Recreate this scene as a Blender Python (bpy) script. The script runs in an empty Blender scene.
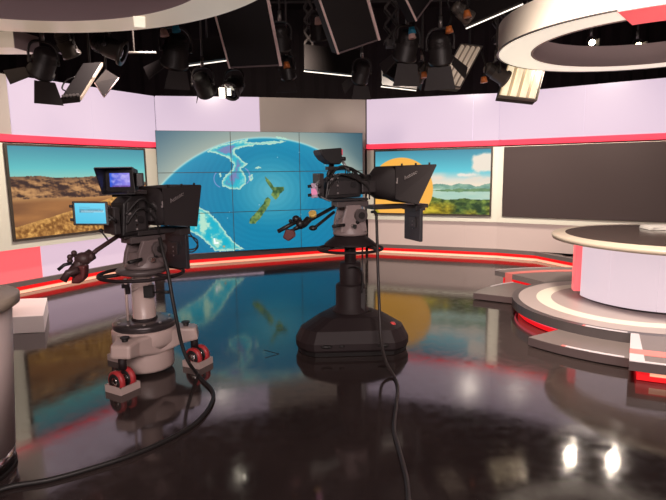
import bpy, bmesh, math, random
import numpy as np
from mathutils import Vector, Matrix
random.seed(7); rng = np.random.default_rng(7)
S = bpy.context.scene; COL = S.collection
PI = math.pi
def R(d): return d*PI/180
# ------------------------------------------------------------------ camera
FPX, PITCH, ROLL, H = 531.0, R(8.38), R(-0.70), 1.57
cd = bpy.data.cameras.new('camera'); cam = bpy.data.objects.new('camera', cd); COL.objects.link(cam)
cd.sensor_width = 36; cd.lens = 36*FPX/666; cd.clip_start = .05
cam.matrix_world = Matrix.Translation((0, 0, H)) @ Matrix.Rotation(R(90)-PITCH, 4, 'X') @ Matrix.Rotation(ROLL, 4, 'Z')
S.camera = cam
def ray(px, py):
    a, b = px-333, py-250; cr, sr = math.cos(-ROLL), math.sin(-ROLL)
    X, Y = cr*a-sr*b, sr*a+cr*b; u, v = X/FPX, -Y/FPX
    c, s = math.cos(PITCH), math.sin(PITCH)
    return Vector((u, c+v*s, -s+v*c))
def at(px, py, Y):                       # the point seen there, Y metres into the room
    r = ray(px, py); t = Y/r.y; return Vector((r.x*t, Y, r.z*t+H))
def ground(px, py, z=0.0):               # the point seen there, at height z
    r = ray(px, py); t = (z-H)/r.z; return Vector((r.x*t, r.y*t, z))
# ------------------------------------------------------------------ materials
def lin(c):
    return tuple(((x/255+.055)/1.055)**2.4 if x/255 > .04045 else x/255/12.92 for x in c)
MATS = {}
def mat(name, col, rough=.5, metal=0, emit=None, es=1.0, noise=0, nscale=20, spec=.5, coat=0, bump=0, rnoise=0):
    if name in MATS: return MATS[name]
    m = bpy.data.materials.new(name); m.use_nodes = True; nt = m.node_tree; b = nt.nodes['Principled BSDF']
    b.inputs['Base Color'].default_value = (*col, 1); b.inputs['Roughness'].default_value = rough
    b.inputs['Metallic'].default_value = metal; b.inputs['Specular IOR Level'].default_value = spec
    b.inputs['Coat Weight'].default_value = coat
    if emit:
        b.inputs['Emission Color'].default_value = (*emit, 1); b.inputs['Emission Strength'].default_value = es
    if noise or bump or rnoise:
        tc = nt.nodes.new('ShaderNodeTexCoord'); n = nt.nodes.new('ShaderNodeTexNoise')
        n.inputs['Scale'].default_value = nscale; n.inputs['Detail'].default_value = 6
        nt.links.new(tc.outputs['Object'], n.inputs['Vector'])
        if noise:
            mx = nt.nodes.new('ShaderNodeMix'); mx.data_type = 'RGBA'
            mx.inputs[6].default_value = (*[c*(1-noise) for c in col], 1); mx.inputs[7].default_value = (*[min(1, c*(1+noise)) for c in col], 1)
            nt.links.new(n.outputs['Fac'], mx.inputs[0]); nt.links.new(mx.outputs[2], b.inputs['Base Color'])
        if rnoise:
            mr = nt.nodes.new('ShaderNodeMapRange'); mr.inputs[1].default_value = .3; mr.inputs[2].default_value = .7
            mr.inputs[3].default_value = rough-rnoise; mr.inputs[4].default_value = rough+rnoise
            nt.links.new(n.outputs['Fac'], mr.inputs[0]); nt.links.new(mr.outputs[0], b.inputs['Roughness'])
        if bump:
            bp = nt.nodes.new('ShaderNodeBump'); bp.inputs['Strength'].default_value = bump; bp.inputs['Distance'].default_value = .01
            nt.links.new(n.outputs['Fac'], bp.inputs['Height']); nt.links.new(bp.outputs[0], b.inputs['Normal'])
    MATS[name] = m; return m
def screen_mat(name):
    m = bpy.data.materials.new(name); m.use_nodes = True; nt = m.node_tree; b = nt.nodes['Principled BSDF']
    a = nt.nodes.new('ShaderNodeVertexColor'); a.layer_name = 'picture'
    b.inputs['Base Color'].default_value = (.01, .01, .01, 1); b.inputs['Roughness'].default_value = .35
    b.inputs['Specular IOR Level'].default_value = .25
    nt.links.new(a.outputs['Color'], b.inputs['Emission Color']); b.inputs['Emission Strength'].default_value = 1.0
    return m
LAV = lin((223, 199, 220))
m_lav = mat('backlit_lavender_acrylic', (.14, .12, .13), .22, emit=LAV, es=.84)
m_lavlow = mat('backlit_lavender_lower', (.2, .18, .2), .3, emit=lin((226, 196, 214)), es=.88)
m_redlow = mat('backlit_red_acrylic', (.5, .1, .1), .3, emit=lin((250, 98, 104)), es=.95)
m_stripe = mat('red_glowing_stripe', (.5, .03, .05), .3, emit=lin((245, 62, 84)), es=.9)
m_greywall = mat('warm_grey_wall_paint', (.42, .36, .34), .6, noise=.04, nscale=3)
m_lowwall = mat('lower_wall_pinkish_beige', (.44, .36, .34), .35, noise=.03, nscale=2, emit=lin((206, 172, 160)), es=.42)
m_white = mat('cream_frame_paint', (.84, .82, .71), .45, noise=.03, nscale=4)
m_bezel = mat('bronze_bezel', (.06, .045, .035), .4)
m_off = mat('switched_off_screen', (.068, .048, .048), .6, spec=.25, noise=.05, nscale=1.2)
m_step = mat('dark_taupe_step', (.17, .138, .132), .36, noise=.05, nscale=8)
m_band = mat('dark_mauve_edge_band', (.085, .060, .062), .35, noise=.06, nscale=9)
m_lip = mat('grey_plinth_laminate', (.20, .165, .16), .38, noise=.05, nscale=8)
m_daistop = mat('taupe_dais_laminate', (.42, .345, .33), .38, noise=.04, nscale=6)
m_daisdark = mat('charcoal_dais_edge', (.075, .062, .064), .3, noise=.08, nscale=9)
m_inlay = mat('cream_floor_inlay', (.80, .76, .64), .4, noise=.03, nscale=8)
m_salmon = mat('salmon_floor_inlay', (.80, .20, .18), .4, noise=.03, nscale=8)
m_nose = mat('pale_metal_nosing', (.58, .52, .55), .35)
m_pale = mat('pale_led_diffuser', (.8, .6, .5), .4, emit=lin((250, 166, 130)), es=.95)
m_red = mat('red_led_diffuser', (.5, .02, .02), .4, emit=lin((240, 18, 22)), es=1.0)
m_redd = mat('red_led_recess', (.4, .02, .02), .4, emit=lin((226, 10, 22)), es=1.0)
m_black = mat('black_studio_drape', (.026, .018, .019), .9, noise=.2, nscale=4)
m_ceil = mat('black_ceiling_paint', (.03, .018, .018), .9, noise=.2, nscale=2)
m_fix = mat('black_lamp_enamel', (.024, .019, .019), .45, noise=.15, nscale=30)
m_fix2 = mat('charcoal_barn_door', (.036, .029, .029), .5, noise=.1, nscale=20)
m_edge = mat('pinkish_aluminium_trim', (.95, .72, .70), .4)
m_steel = mat('dull_steel', (.35, .32, .31), .35, metal=.8)
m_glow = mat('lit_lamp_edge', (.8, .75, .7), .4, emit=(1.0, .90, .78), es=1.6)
m_spot = mat('lit_spot_lens', (.8, .8, .8), .3, emit=(1.0, .80, .52), es=35)
m_tubelit = mat('warm_fluorescent_tube', (.8, .75, .65), .4, emit=lin((238, 216, 180)), es=1.0)
m_tubedim = mat('dim_fluorescent_tube', (.6, .55, .5), .4, emit=lin((150, 130, 112)), es=.8)
m_refl = mat('tube_reflector', (.6, .52, .43), .35, metal=.2, emit=lin((190, 165, 130)), es=.35)
m_refld = mat('dim_tube_reflector', (.4, .36, .32), .35, metal=.2)
m_blue = mat('blue_plug_plastic', (.02, .25, .42), .4)
m_orange = mat('orange_plug_plastic', (.65, .18, .04), .4)
m_pinkplug = mat('pale_plug_plastic', (.6, .38, .34), .5)
m_fascia = mat('beige_ring_fascia', (.78, .69, .60), .5, noise=.03, nscale=3)
m_ringlit = mat('backlit_ring_diffuser', (.75, .72, .66), .4, emit=lin((238, 224, 204)), es=.85)
m_ringinner = mat('mauve_ring_inside', (.50, .38, .39), .6, noise=.03, nscale=3)
m_ringunder = mat('cream_gloss_soffit_glow', (.62, .54, .46), .3, noise=.03, nscale=3, emit=lin((196, 172, 150)), es=.55)  # emission stands in for light bounced up onto the soffit
m_redbeam = mat('backlit_red_beam', (.5, .1, .1), .4, emit=lin((226, 78, 82)), es=.9)
m_down = mat('square_downlight_diffuser', (.8, .8, .7), .4, emit=lin((245, 230, 205)), es=1.0)
m_desk = mat('beige_desk_rim', (.50, .42, .335), .4, noise=.03, nscale=8)
m_desktop = mat('dark_desk_glass', (.055, .038, .032), .16, noise=.06, nscale=3)
m_deskfront = mat('backlit_desk_front', (.18, .16, .18), .25, emit=lin((232, 208, 216)), es=.84)
m_column = mat('pale_desk_column', (.70, .58, .56), .4, noise=.03, nscale=3)
m_chrome = mat('chrome_kick', (.5, .47, .46), .15, metal=1)
m_block = mat('white_block_paint', (.82, .72, .70), .4, noise=.02, nscale=3)
m_paper = mat('white_paper', (.82, .78, .74), .6)
m_pedw = mat('cream_pedestal_enamel', (.50, .385, .355), .35, noise=.04, nscale=12)
m_pedd = mat('charcoal_pedestal_enamel', (.019, .012, .013), .62, noise=.1, nscale=14, spec=.3)
m_pedm = mat('mauve_grey_moulding', (.10, .055, .055), .4, noise=.1, nscale=14)
m_dark = mat('black_camera_plastic', (.014, .012, .013), .45, noise=.2, nscale=40)
m_dark2 = mat('dark_camera_panel', (.035, .03, .031), .4, noise=.15, nscale=40)
m_hood = mat('dark_hood_fabric', (.016, .011, .012), .75, noise=.12, nscale=60)
m_headg = mat('grey_cast_head', (.30, .235, .23), .42, noise=.08, nscale=25)
m_headd = mat('dark_cast_head', (.09, .072, .072), .42, noise=.08, nscale=25)
m_rubber = mat('black_rubber', (.012, .010, .010), .55)
m_wheel = mat('red_castor_wheel', (.42, .035, .04), .4)
m_bolt = mat('bright_metal', (.7, .68, .66), .25, metal=1)
m_maroon = mat('maroon_grip', (.12, .022, .022), .5)
m_brown = mat('brown_grip', (.06, .03, .03), .5)
m_yellow = mat('yellow_knob', (.80, .55, .15), .4)
m_letter = mat('grey_lettering', (.25, .22, .22), .5)
m_lens = mat('dark_lens_glass', (.01, .01, .015), .08, coat=1)
m_silver = mat('silver_vents', (.45, .45, .46), .3, metal=.6)
m_redlamp = mat('red_button', (.55, .05, .05), .4)
m_phone = mat('handset_screen_pink', (.2, .1, .15), .3, emit=lin((225, 130, 165)), es=.8)
# floor: polished dark concrete
def floor_mat():
    m = bpy.data.materials.new('polished_dark_floor'); m.use_nodes = True; nt = m.node_tree; b = nt.nodes['Principled BSDF']
    tc = nt.nodes.new('ShaderNodeTexCoord')
    n1 = nt.nodes.new('ShaderNodeTexNoise'); n1.inputs['Scale'].default_value = .9; n1.inputs['Detail'].default_value = 5
    n2 = nt.nodes.new('ShaderNodeTexNoise'); n2.inputs['Scale'].default_value = 14; n2.inputs['Detail'].default_value = 9
    for n in (n1, n2): nt.links.new(tc.outputs['Object'], n.inputs['Vector'])
    cr = nt.nodes.new('ShaderNodeValToRGB'); cr.color_ramp.elements[0].color = (.020, .014, .014, 1); cr.color_ramp.elements[1].color = (.046, .033, .031, 1)
    cr.color_ramp.elements[0].position = .3; cr.color_ramp.elements[1].position = .72
    nt.links.new(n1.outputs['Fac'], cr.inputs[0]); nt.links.new(cr.outputs[0], b.inputs['Base Color'])
    mr = nt.nodes.new('ShaderNodeMapRange'); mr.inputs[1].default_value = .3; mr.inputs[2].default_value = .7; mr.inputs[3].default_value = .05; mr.inputs[4].default_value = .13
    nt.links.new(n2.outputs['Fac'], mr.inputs[0]); nt.links.new(mr.outputs[0], b.inputs['Roughness'])
    bp = nt.nodes.new('ShaderNodeBump'); bp.inputs['Strength'].default_value = .003; bp.inputs['Distance'].default_value = .01
    nt.links.new(n1.outputs['Fac'], bp.inputs['Height']); nt.links.new(bp.outputs[0], b.inputs['Normal'])
    b.inputs['IOR'].default_value = 1.62
    return m
m_floor = floor_mat()
# ------------------------------------------------------------------ mesh builder
class MB:
    def __init__(s, M=None): s.v = []; s.f = []; s.sm = []; s.M = M or Matrix.Identity(4)
    def add(s, vs, fs, smooth=False):
        o = len(s.v); s.v += [s.M @ Vector(p) for p in vs]; s.f += [tuple(i+o for i in f) for f in fs]; s.sm += [smooth]*len(fs)
        return s
    def box(s, c, d, rz=0, M=None):
        Q = (M or Matrix.Identity(4)); rot = Matrix.Rotation(rz, 4, 'Z'); hx, hy, hz = d[0]/2, d[1]/2, d[2]/2
        vs = [Vector(c) + (Q @ rot @ Vector((x*hx, y*hy, z*hz))) for x in (-1, 1) for y in (-1, 1) for z in (-1, 1)]
        return s.add(vs, [(0, 1, 3, 2), (4, 6, 7, 5), (0, 4, 5, 1), (2, 3, 7, 6), (0, 2, 6, 4), (1, 5, 7, 3)])
    def hexa(s, b, t):                      # bottom quad, top quad (same order)
        n = len(b); vs = list(b)+list(t)
        return s.add(vs, [tuple(range(n))[::-1], tuple(range(n, 2*n))] + [(i, (i+1) % n, n+(i+1) % n, n+i) for i in range(n)])
    def prism(s, poly, d):                  # polygon of 3-D points swept along d
        d = Vector(d); return s.hexa([Vector(p) for p in poly], [Vector(p)+d for p in poly])
    def slab(s, p0, p1, p3, th):            # parallelogram plate with thickness
        p0, p1, p3 = Vector(p0), Vector(p1), Vector(p3); n = (p1-p0).cross(p3-p0).normalized()*th
        return s.prism([p0, p1, p1+p3-p0, p3], n)
    def cone(s, a, b, r0, r1, n=20, caps=True):
        a, b = Vector(a), Vector(b); d = (b-a).normalized(); u = d.orthogonal().normalized(); w = d.cross(u); vs = []
        for p, r in ((a, r0), (b, r1)):
            vs += [p + (u*math.cos(2*PI*i/n)+w*math.sin(2*PI*i/n))*r for i in range(n)]
        s.add(vs, [(i, (i+1) % n, n+(i+1) % n, n+i) for i in range(n)], True)
        if caps: s.add(vs, [tuple(range(n))[::-1], tuple(range(n, 2*n))])
        return s
    def cyl(s, a, b, r, n=20): return s.cone(a, b, r, r, n)
    def lathe(s, c, prof, n=40, a0=0, a1=2*PI, axis=None):   # prof: (r, z) list
        c = Vector(c); full = abs(a1-a0-2*PI) < 1e-6; k = n if full else n+1; vs = []
        if axis is not None:
            d = Vector(axis).normalized(); u = d.orthogonal().normalized(); w = d.cross(u)
        else: u, w, d = Vector((1, 0, 0)), Vector((0, 1, 0)), Vector((0, 0, 1))
        for i in range(k):
            a = a0+(a1-a0)*i/n
            vs += [c + (u*math.cos(a)+w*math.sin(a))*r + d*z for r, z in prof]
        m = len(prof); fs = []
        for i in range(n):
            j = (i+1) % k
            for q in range(m-1): fs.append((i*m+q, j*m+q, j*m+q+1, i*m+q+1))
        return s.add(vs, fs, True)
    def sector(s, c, r0, r1, z0, z1, a0, a1, n=24):          # solid ring segment
        c = Vector(c)
        def P(r, a, z): return c + Vector((r*math.cos(a), r*math.sin(a), z))
        for i in range(n):
            x, y = a0+(a1-a0)*i/n, a0+(a1-a0)*(i+1)/n
            vs = [P(r0, x, z0), P(r1, x, z0), P(r1, y, z0), P(r0, y, z0), P(r0, x, z1), P(r1, x, z1), P(r1, y, z1), P(r0, y, z1)]
            fs = [(3, 2, 1, 0), (4, 5, 6, 7), (1, 2, 6, 5), (0, 4, 7, 3)]
            if i == 0: fs.append((0, 1, 5, 4))
            if i == n-1: fs.append((2, 3, 7, 6))
            s.add(vs, fs)
        return s
    def tube(s, pts, r, n=10):
        pts = [Vector(p) for p in pts]; vs = []; up = None
        for i, p in enumerate(pts):
            d = (pts[min(i+1, len(pts)-1)]-pts[max(i-1, 0)]).normalized()
            if up is None: up = d.orthogonal().normalized()
            up = (up - d*up.dot(d)).normalized(); w = d.cross(up)
            vs += [p+(up*math.cos(2*PI*k/n)+w*math.sin(2*PI*k/n))*r for k in range(n)]
        fs = [(i*n+k, i*n+(k+1) % n, (i+1)*n+(k+1) % n, (i+1)*n+k) for i in range(len(pts)-1) for k in range(n)]
        s.add(vs, fs, True); L = (len(pts)-1)*n
        return s.add(vs, [tuple(range(n))[::-1], tuple(range(L, L+n))])
    def ball(s, c, r, n=14):
        c = Vector(c); r = Vector(r) if hasattr(r, '__len__') else Vector((r, r, r))
        vs = [c+Vector((r.x*math.sin(PI*i/n)*math.cos(2*PI*j/n), r.y*math.sin(PI*i/n)*math.sin(2*PI*j/n), r.z*math.cos(PI*i/n))) for i in range(n+1) for j in range(n)]
        return s.add(vs, [(i*n+j, (i+1)*n+j, (i+1)*n+(j+1) % n, i*n+(j+1) % n) for i in range(n) for j in range(n)], True)
    def build(s, name, m, parent=None, bevel=0, label=None):
        me = bpy.data.meshes.new(name); me.from_pydata([tuple(p) for p in s.v], [], s.f); me.validate()
        bm = bmesh.new(); bm.from_mesh(me)
        bmesh.ops.remove_doubles(bm, verts=bm.verts, dist=1e-5); bmesh.ops.recalc_face_normals(bm, faces=bm.faces)
        bm.to_mesh(me); bm.free()
        if len(me.polygons) == len(s.sm): me.polygons.foreach_set('use_smooth', s.sm)
        me.materials.append(m); o = bpy.data.objects.new(name, me); COL.objects.link(o)
        if parent:
            o.parent = parent; o.matrix_parent_inverse = parent.matrix_basis.inverted() if not parent.parent else (parent.parent.matrix_basis.inverted() if False else parent.matrix_basis.inverted())
        if any(s.sm) and not all(s.sm): pass
        if bevel:
            b = o.modifiers.new('bevel', 'BEVEL'); b.width = bevel; b.segments = 2; b.limit_method = 'ANGLE'; b.angle_limit = R(40)
        if label: o['label'] = label
        return o
def smooth_path(pts, k=8):
    P = [Vector(p) for p in pts]; P = [P[0]]+P+[P[-1]]; out = []
    for i in range(1, len(P)-2):
        for j in range(k):
            t = j/k; a, b, c, d = P[i-1], P[i], P[i+1], P[i+2]
            out.append(.5*((2*b)+(c-a)*t+(2*a-5*b+4*c-d)*t*t+(3*b-a-3*c+d)*t**3))
    return out+[P[-2]]
def tag(o, label, cat, group=None, kind=None):
    o['label'] = label; o['category'] = cat
    if group: o['group'] = group
    if kind: o['kind'] = kind
    return o
def empty(name, loc, label, cat, group=None):
    o = bpy.data.objects.new(name, None); COL.objects.link(o); o.location = loc; o.empty_display_size = .1
    return tag(o, label, cat, group)
def struct(o): o['kind'] = 'structure'; return o
# meshes are written in world coordinates: a child keeps its place through matrix_parent_inverse (its root Empty is only translated)
# ------------------------------------------------------------------ plan of the set (metres, camera at the origin looking +Y)
def V2(x, y): return Vector((x, y, 0))
L0, L1 = V2(-4.05, 6.70), V2(-2.964, 8.585)          # left wall screen ends
VW0, VW1 = V2(-2.831, 8.708), V2(.570, 9.839)        # video wall ends
R0, R1 = V2(.794, 10.185), V2(2.795, 9.364)          # right wall screen ends
D0, D1 = V2(2.967, 9.289), V2(4.947, 7.927)          # switched-off screen ends
dL = (L1-L0).normalized(); dR = (R1-R0).normalized(); dD = (D1-D0).normalized(); dV = (VW1-VW0).normalized()
def back(d): return Vector((-d.y, d.x, 0))           # away from the camera side
LA = L0-dL*1.7; LB = L1+dL*.26                       # left wall line
RA = R0-dR*.15; RB = V2(2.88, 9.333)
DB = D1+dD*1.5
CA, CB = LB.copy(), RA.copy()
def on_line(px, a, d):                               # where the sight line of a pixel column meets a wall line (plan)
    r = ray(px, 150); n = Vector((d.y, -d.x)); t = (n.dot(Vector(a[:2])))/(n.dot(Vector(r[:2]))); return V2(r.x*t, r.y*t)
def strip(mb, pts, o0, o1, z0, z1):
    """solid band along a plan polyline, from o0 to o1 metres behind the line; z1 may differ per point"""
    n = len(pts); z1 = z1 if hasattr(z1, '__len__') else [z1]*n; nr = []
    for i in range(n):
        ds = []
        if i > 0: ds.append(back((pts[i]-pts[i-1]).normalized()))
        if i < n-1: ds.append(back((pts[i+1]-pts[i]).normalized()))
        q = sum(ds, Vector()).normalized(); q = q/max(.4, q.dot(ds[0])); nr.append(q)
    for i in range(n-1):
        a0, b0 = pts[i]+nr[i]*o0, pts[i+1]+nr[i+1]*o0; a1, b1 = pts[i]+nr[i]*o1, pts[i+1]+nr[i+1]*o1
        mb.hexa([p+Vector((0, 0, z0)) for p in (a0, b0, b1, a1)],
                [a0+Vector((0, 0, z1[i])), b0+Vector((0, 0, z1[i+1])), b1+Vector((0, 0, z1[i+1])), a1+Vector((0, 0, z1[i]))])
    return mb
# ------------------------------------------------------------------ shell
def plane_box(name, c, d, m):
    return struct(MB().box(c, d).build(name, m))
plane_box('floor', (0, 5, -.05), (16, 16.4, .1), m_floor)
plane_box('ceiling', (0, 5, 5.25), (16, 16.4, .1), m_ceil)
def drape(name, p, q, z1=5.2):
    mb = MB(); p, q = Vector(p), Vector(q); d = (q-p); L = d.length; d.normalize(); n = back(d); N = int(L/.11); pts = []
    for i in range(N+1): pts.append(p+d*(L*i/N)+n*(.035*math.sin(i*1.9)+.02*math.sin(i*.7)))
    strip(mb, pts, 0, .03, 0, z1); return struct(mb.build(name, m_black))
drape('wall_rear', (-7.8, 12.6, 0), (7.8, 12.6, 0)); drape('wall_east', (7.8, 12.6, 0), (7.8, -2.9, 0))
drape('wall_west', (-7.8, -2.9, 0), (-7.8, 12.6, 0)); drape('wall_front', (7.8, -2.9, 0), (-7.8, -2.9, 0))
# ------------------------------------------------------------------ set walls
ZL, ZR = (.739, 1.972), (.757, 1.962)                # screen bottom / top heights
def wall_block(name, pts, zb, zt, tops):             # white framed core that carries the screens
    mb = MB(); strip(mb, pts, .035, .30, zb-.105, zt+.004); o = struct(mb.build(name, m_white)); return o
wl = wall_block('wall_left', [LA, LB], *ZL, None)
wr = wall_block('wall_right', [RA, RB, DB], *ZR, None)
TL, TC0, TC1, TR = 2.81, 2.815, 2.90, 2.865
seamC = on_line(261, CA, (CB-CA).normalized())
lavL = on_line(15, L0, dL)
wc = struct(strip(MB(), [CA, CB], .10, .28, .0, 2.0).build('wall_center', m_greywall))
def panel(parent, pts, z0, z1, m, o0=.02, o1=.2, name='light_panel'):
    return strip(MB(), pts, o0, o1, z0, z1).build(name, m, parent)
def chain(a, b, n, gap=.003):
    d = (b-a).normalized(); L = (b-a).length
    return [(a+d*(L*i/n+gap/2), a+d*(L*(i+1)/n-gap/2)) for i in range(n)]
def lerp(a, b, t): return a+(b-a)*t
panel(wl, [LA, lavL-dL*.01], 2.085, TL, m_greywall, name='grey_panel')
for a, b in chain(lavL, LB, 2): panel(wl, [a, b], 2.085, TL, m_lav)
for i, (a, b) in enumerate(chain(CA+V2(.004, .0015), seamC, 1)):
    strip(MB(), [a, b], .02, .2, 2.06, [TC0, 2.865]).build('light_panel', m_lav, wc)
strip(MB(), [seamC+(CB-CA).normalized()*.004, CB], .03, .2, 1.99, [2.865, TC1]).build('grey_panel', m_greywall, wc)
s1 = on_line(472, R0, dR)
for a, b, t0, t1 in ((RA, s1, TC1, 2.875), (s1, RB, 2.875, TR)):
    d = (b-a).normalized(); strip(MB(), [a+d*.003, b-d*.003], .02, .2, 2.085, [t0, t1]).build('light_panel', m_lav, wr)
for a, b in chain(RB, DB, 3): strip(MB(), [a, b], .02, .2, 2.085, [TR, TR]).build('light_panel', m_lav, wr)
# capping line above the red stripe, red stripe
struct(strip(MB(), [LA, LB], .0, .2, ZL[1]+.03, ZL[1]+.108).build('trim_1', m_stripe))
struct(strip(MB(), [RA, RB, DB], .0, .2, ZR[1]+.03, ZR[1]+.112).build('trim_2', m_stripe))
# lower panels: set back under the screen ledge
def lower(parent, pts, m, off, z1, name='lower_panel'):
    return strip(MB(), pts, off, off+.04, .17, z1).build(name, m, parent)
redL = on_line(31, L0+back(dL)*.27, dL)-back(dL)*.27
lower(wl, [LA, redL], m_redlow, .27, ZL[0]-.1, 'red_light_panel')
lower(wl, [redL+dL*.004, LB], m_lavlow, .27, ZL[0]-.1, 'light_panel')
lo_c = (CB-CA).normalized()
strip(MB(), [CA, seamC], .06, .095, .17, 2.05).build('light_panel', m_lavlow, wc)
strip(MB(), [seamC+lo_c*.004, CB], .06, .095, .17, 1.98).build('lower_panel', m_greywall, wc)
sR = on_line(467, R0, dR)
lower(wr, [RA, sR], m_lowwall, .10, ZR[0]-.1)
lower(wr, [sR+dR*.003, RB, DB], m_lowwall, .10, ZR[0]-.1)
# plinth with its lit recess
def plinth(name, pts, off, zt=.172):
    o = struct(strip(MB(), pts, off-.05, off+.02, .105, zt).build(name, m_lip))
    strip(MB(), pts, off, off+.03, .004, .044).build('pale_light_strip', m_pale, o)
    strip(MB(), pts, off+.004, off+.03, .044, .105).build('red_light_strip', m_red, o)
    return o
plinth('baseboard_left', [LA, LB-dL*.02], .27)
plinth('baseboard_center', [CA-(CB-CA).normalized()*.16, CB], .045, .205)
KINK = V2(3.42, 8.97)
plinth('baseboard_right', [RA, RB, KINK, V2(3.62, 8.45), V2(3.92, 7.78)], .10)
# ------------------------------------------------------------------ pictures on the screens
def vnoise(x, y, seed):
    g = np.random.default_rng(seed).random((64, 64)); xi, yi = np.floor(x).astype(int), np.floor(y).astype(int)
    fx, fy = x-xi, y-yi; fx = fx*fx*(3-2*fx); fy = fy*fy*(3-2*fy)
    G = lambda a, b: g[a % 64, b % 64]
    return (G(xi, yi)*(1-fx)+G(xi+1, yi)*fx)*(1-fy)+(G(xi, yi+1)*(1-fx)+G(xi+1, yi+1)*fx)*fy
def fbm(x, y, seed, o=5):
    s = 0; a = .5
    for i in range(o): s = s+a*vnoise(x*2**i, y*2**i, seed+i); a *= .5
    return s
def mixc(a, b, t): t = np.clip(t, 0, 1)[..., None]; return np.asarray(a, float)*(1-t)+np.asarray(b, float)*t
def inside(X, Y, poly):
    c = np.zeros(X.shape, bool); n = len(poly)
    for i in range(n):
        x0, y0 = poly[i]; x1, y1 = poly[i-1]
        if y0 == y1: continue
        c ^= ((y0 > Y) != (y1 > Y)) & (X < (x1-x0)*(Y-y0)/(y1-y0)+x0)
    return c
def pdist(X, Y, poly, closed=True):
    d = np.full(X.shape, 1e9); n = len(poly)
    for i in range(n if closed else n-1):
        ax, ay = poly[i]; bx, by = poly[(i+1) % n]; L = (bx-ax)**2+(by-ay)**2+1e-12
        t = np.clip(((X-ax)*(bx-ax)+(Y-ay)*(by-ay))/L, 0, 1); d = np.minimum(d, np.hypot(X-ax-t*(bx-ax), Y-ay-t*(by-ay)))
    return d
def homog(src, dst):
    A = []; 
    for (x, y), (u, v) in zip(src, dst):
        A += [[x, y, 1, 0, 0, 0, -u*x, -u*y, -u], [0, 0, 0, x, y, 1, -v*x, -v*y, -v]]
    h = np.linalg.svd(np.array(A))[2][-1].reshape(3, 3); return h
def picture(name, a, b, z0, z1, colors, parent, m, off=0.0):
    """flat display from plan point a to b; colors is (rows, cols, 3) in sRGB 0-255, row 0 at the bottom"""
    rows, cols = colors.shape[:2]; d = b-a; n = back(d.normalized())*off
    u = np.linspace(0, 1, cols); v = np.linspace(0, 1, rows); U, W = np.meshgrid(u, v)
    P = np.stack([a.x+n.x+d.x*U, a.y+n.y+d.y*U, z0+(z1-z0)*W], -1).reshape(-1, 3)
    me = bpy.data.meshes.new(name); i = np.arange((rows-1)*(cols-1)); r, c = i//(cols-1), i % (cols-1); k = r*cols+c
    me.from_pydata(P.tolist(), [], np.stack([k, k+1, k+cols+1, k+cols], -1).tolist())
    set_picture(me, colors)
    me.materials.append(m); o = bpy.data.objects.new(name, me); COL.objects.link(o)
    if parent: o.parent = parent; o.matrix_parent_inverse = parent.matrix_basis.inverted()
    return o
def set_picture(me, colors):
    c = np.clip(colors.reshape(-1, 3), 0, 255)/255; l = np.where(c > .04045, ((c+.055)/1.055)**2.4, c/12.92)
    at_ = me.color_attributes.new('picture', 'FLOAT_COLOR', 'POINT')
    at_.data.foreach_set('color', np.concatenate([l, np.ones((len(l), 1))], 1).astype(np.float32).ravel())
def uvgrid(cols, rows):
    return np.meshgrid(np.linspace(0, 1, cols), np.linspace(0, 1, rows))
# --- desert hills
def pic_desert():
    U, W = uvgrid(300, 170); X = U*1.778
    sky = mixc((150, 203, 186), (96, 186, 190), (W-.62)/.14); sky = mixc(sky, (70, 140, 158), (W-.76)/.25)
    ridge = .685-.05*U+.05*(fbm(X*3, U*0+3, 11)-.5)+.02*(fbm(X*14, U*0, 12)-.5)-.06*np.clip((U-.65)/.35, 0, 1)
    n = fbm(X*5+W*2.5, W*9-X*2, 21, 6); sh = fbm(X*5+W*2.5+.12, W*9-X*2+.1, 21, 6)-n
    hill = mixc((112, 78, 56), (176, 130, 86), (n-.35)*2.2); hill = mixc(hill, (58, 40, 38), sh*14); hill = mixc(hill, (196, 146, 96), -sh*9)
    hill = mixc(hill, (86, 66, 58), (.06-(ridge-W))*9)
    base2 = .43-.03*U+.03*(fbm(X*2.5, U*0+9, 31)-.5)
    field = mixc((166, 112, 66), (118, 78, 52), fbm(X*2, W*9, 41)*1.6-.3)
    field = mixc(field, (196, 146, 92), (W-base2+.05)*14)
    edge = .13+.40*U**1.15+.03*(fbm(X*5, U*0+1, 51)-.5)
    g = fbm(X*34+W*16, W*30-X*9, 61, 5); g2 = fbm(X*5, W*6, 62)
    grass = mixc((122, 78, 36), (236, 178, 98), (g-.3)*2.1); grass = mixc(grass, (110, 66, 34), (g2-.52)*2.6); grass = mixc(grass, (232, 178, 104), (W-edge+.05)*10)
    c = np.where((W > ridge)[..., None], sky, hill)
    c = np.where((W < base2)[..., None], field, c); c = np.where((W < edge)[..., None], grass, c)
    return c
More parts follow.
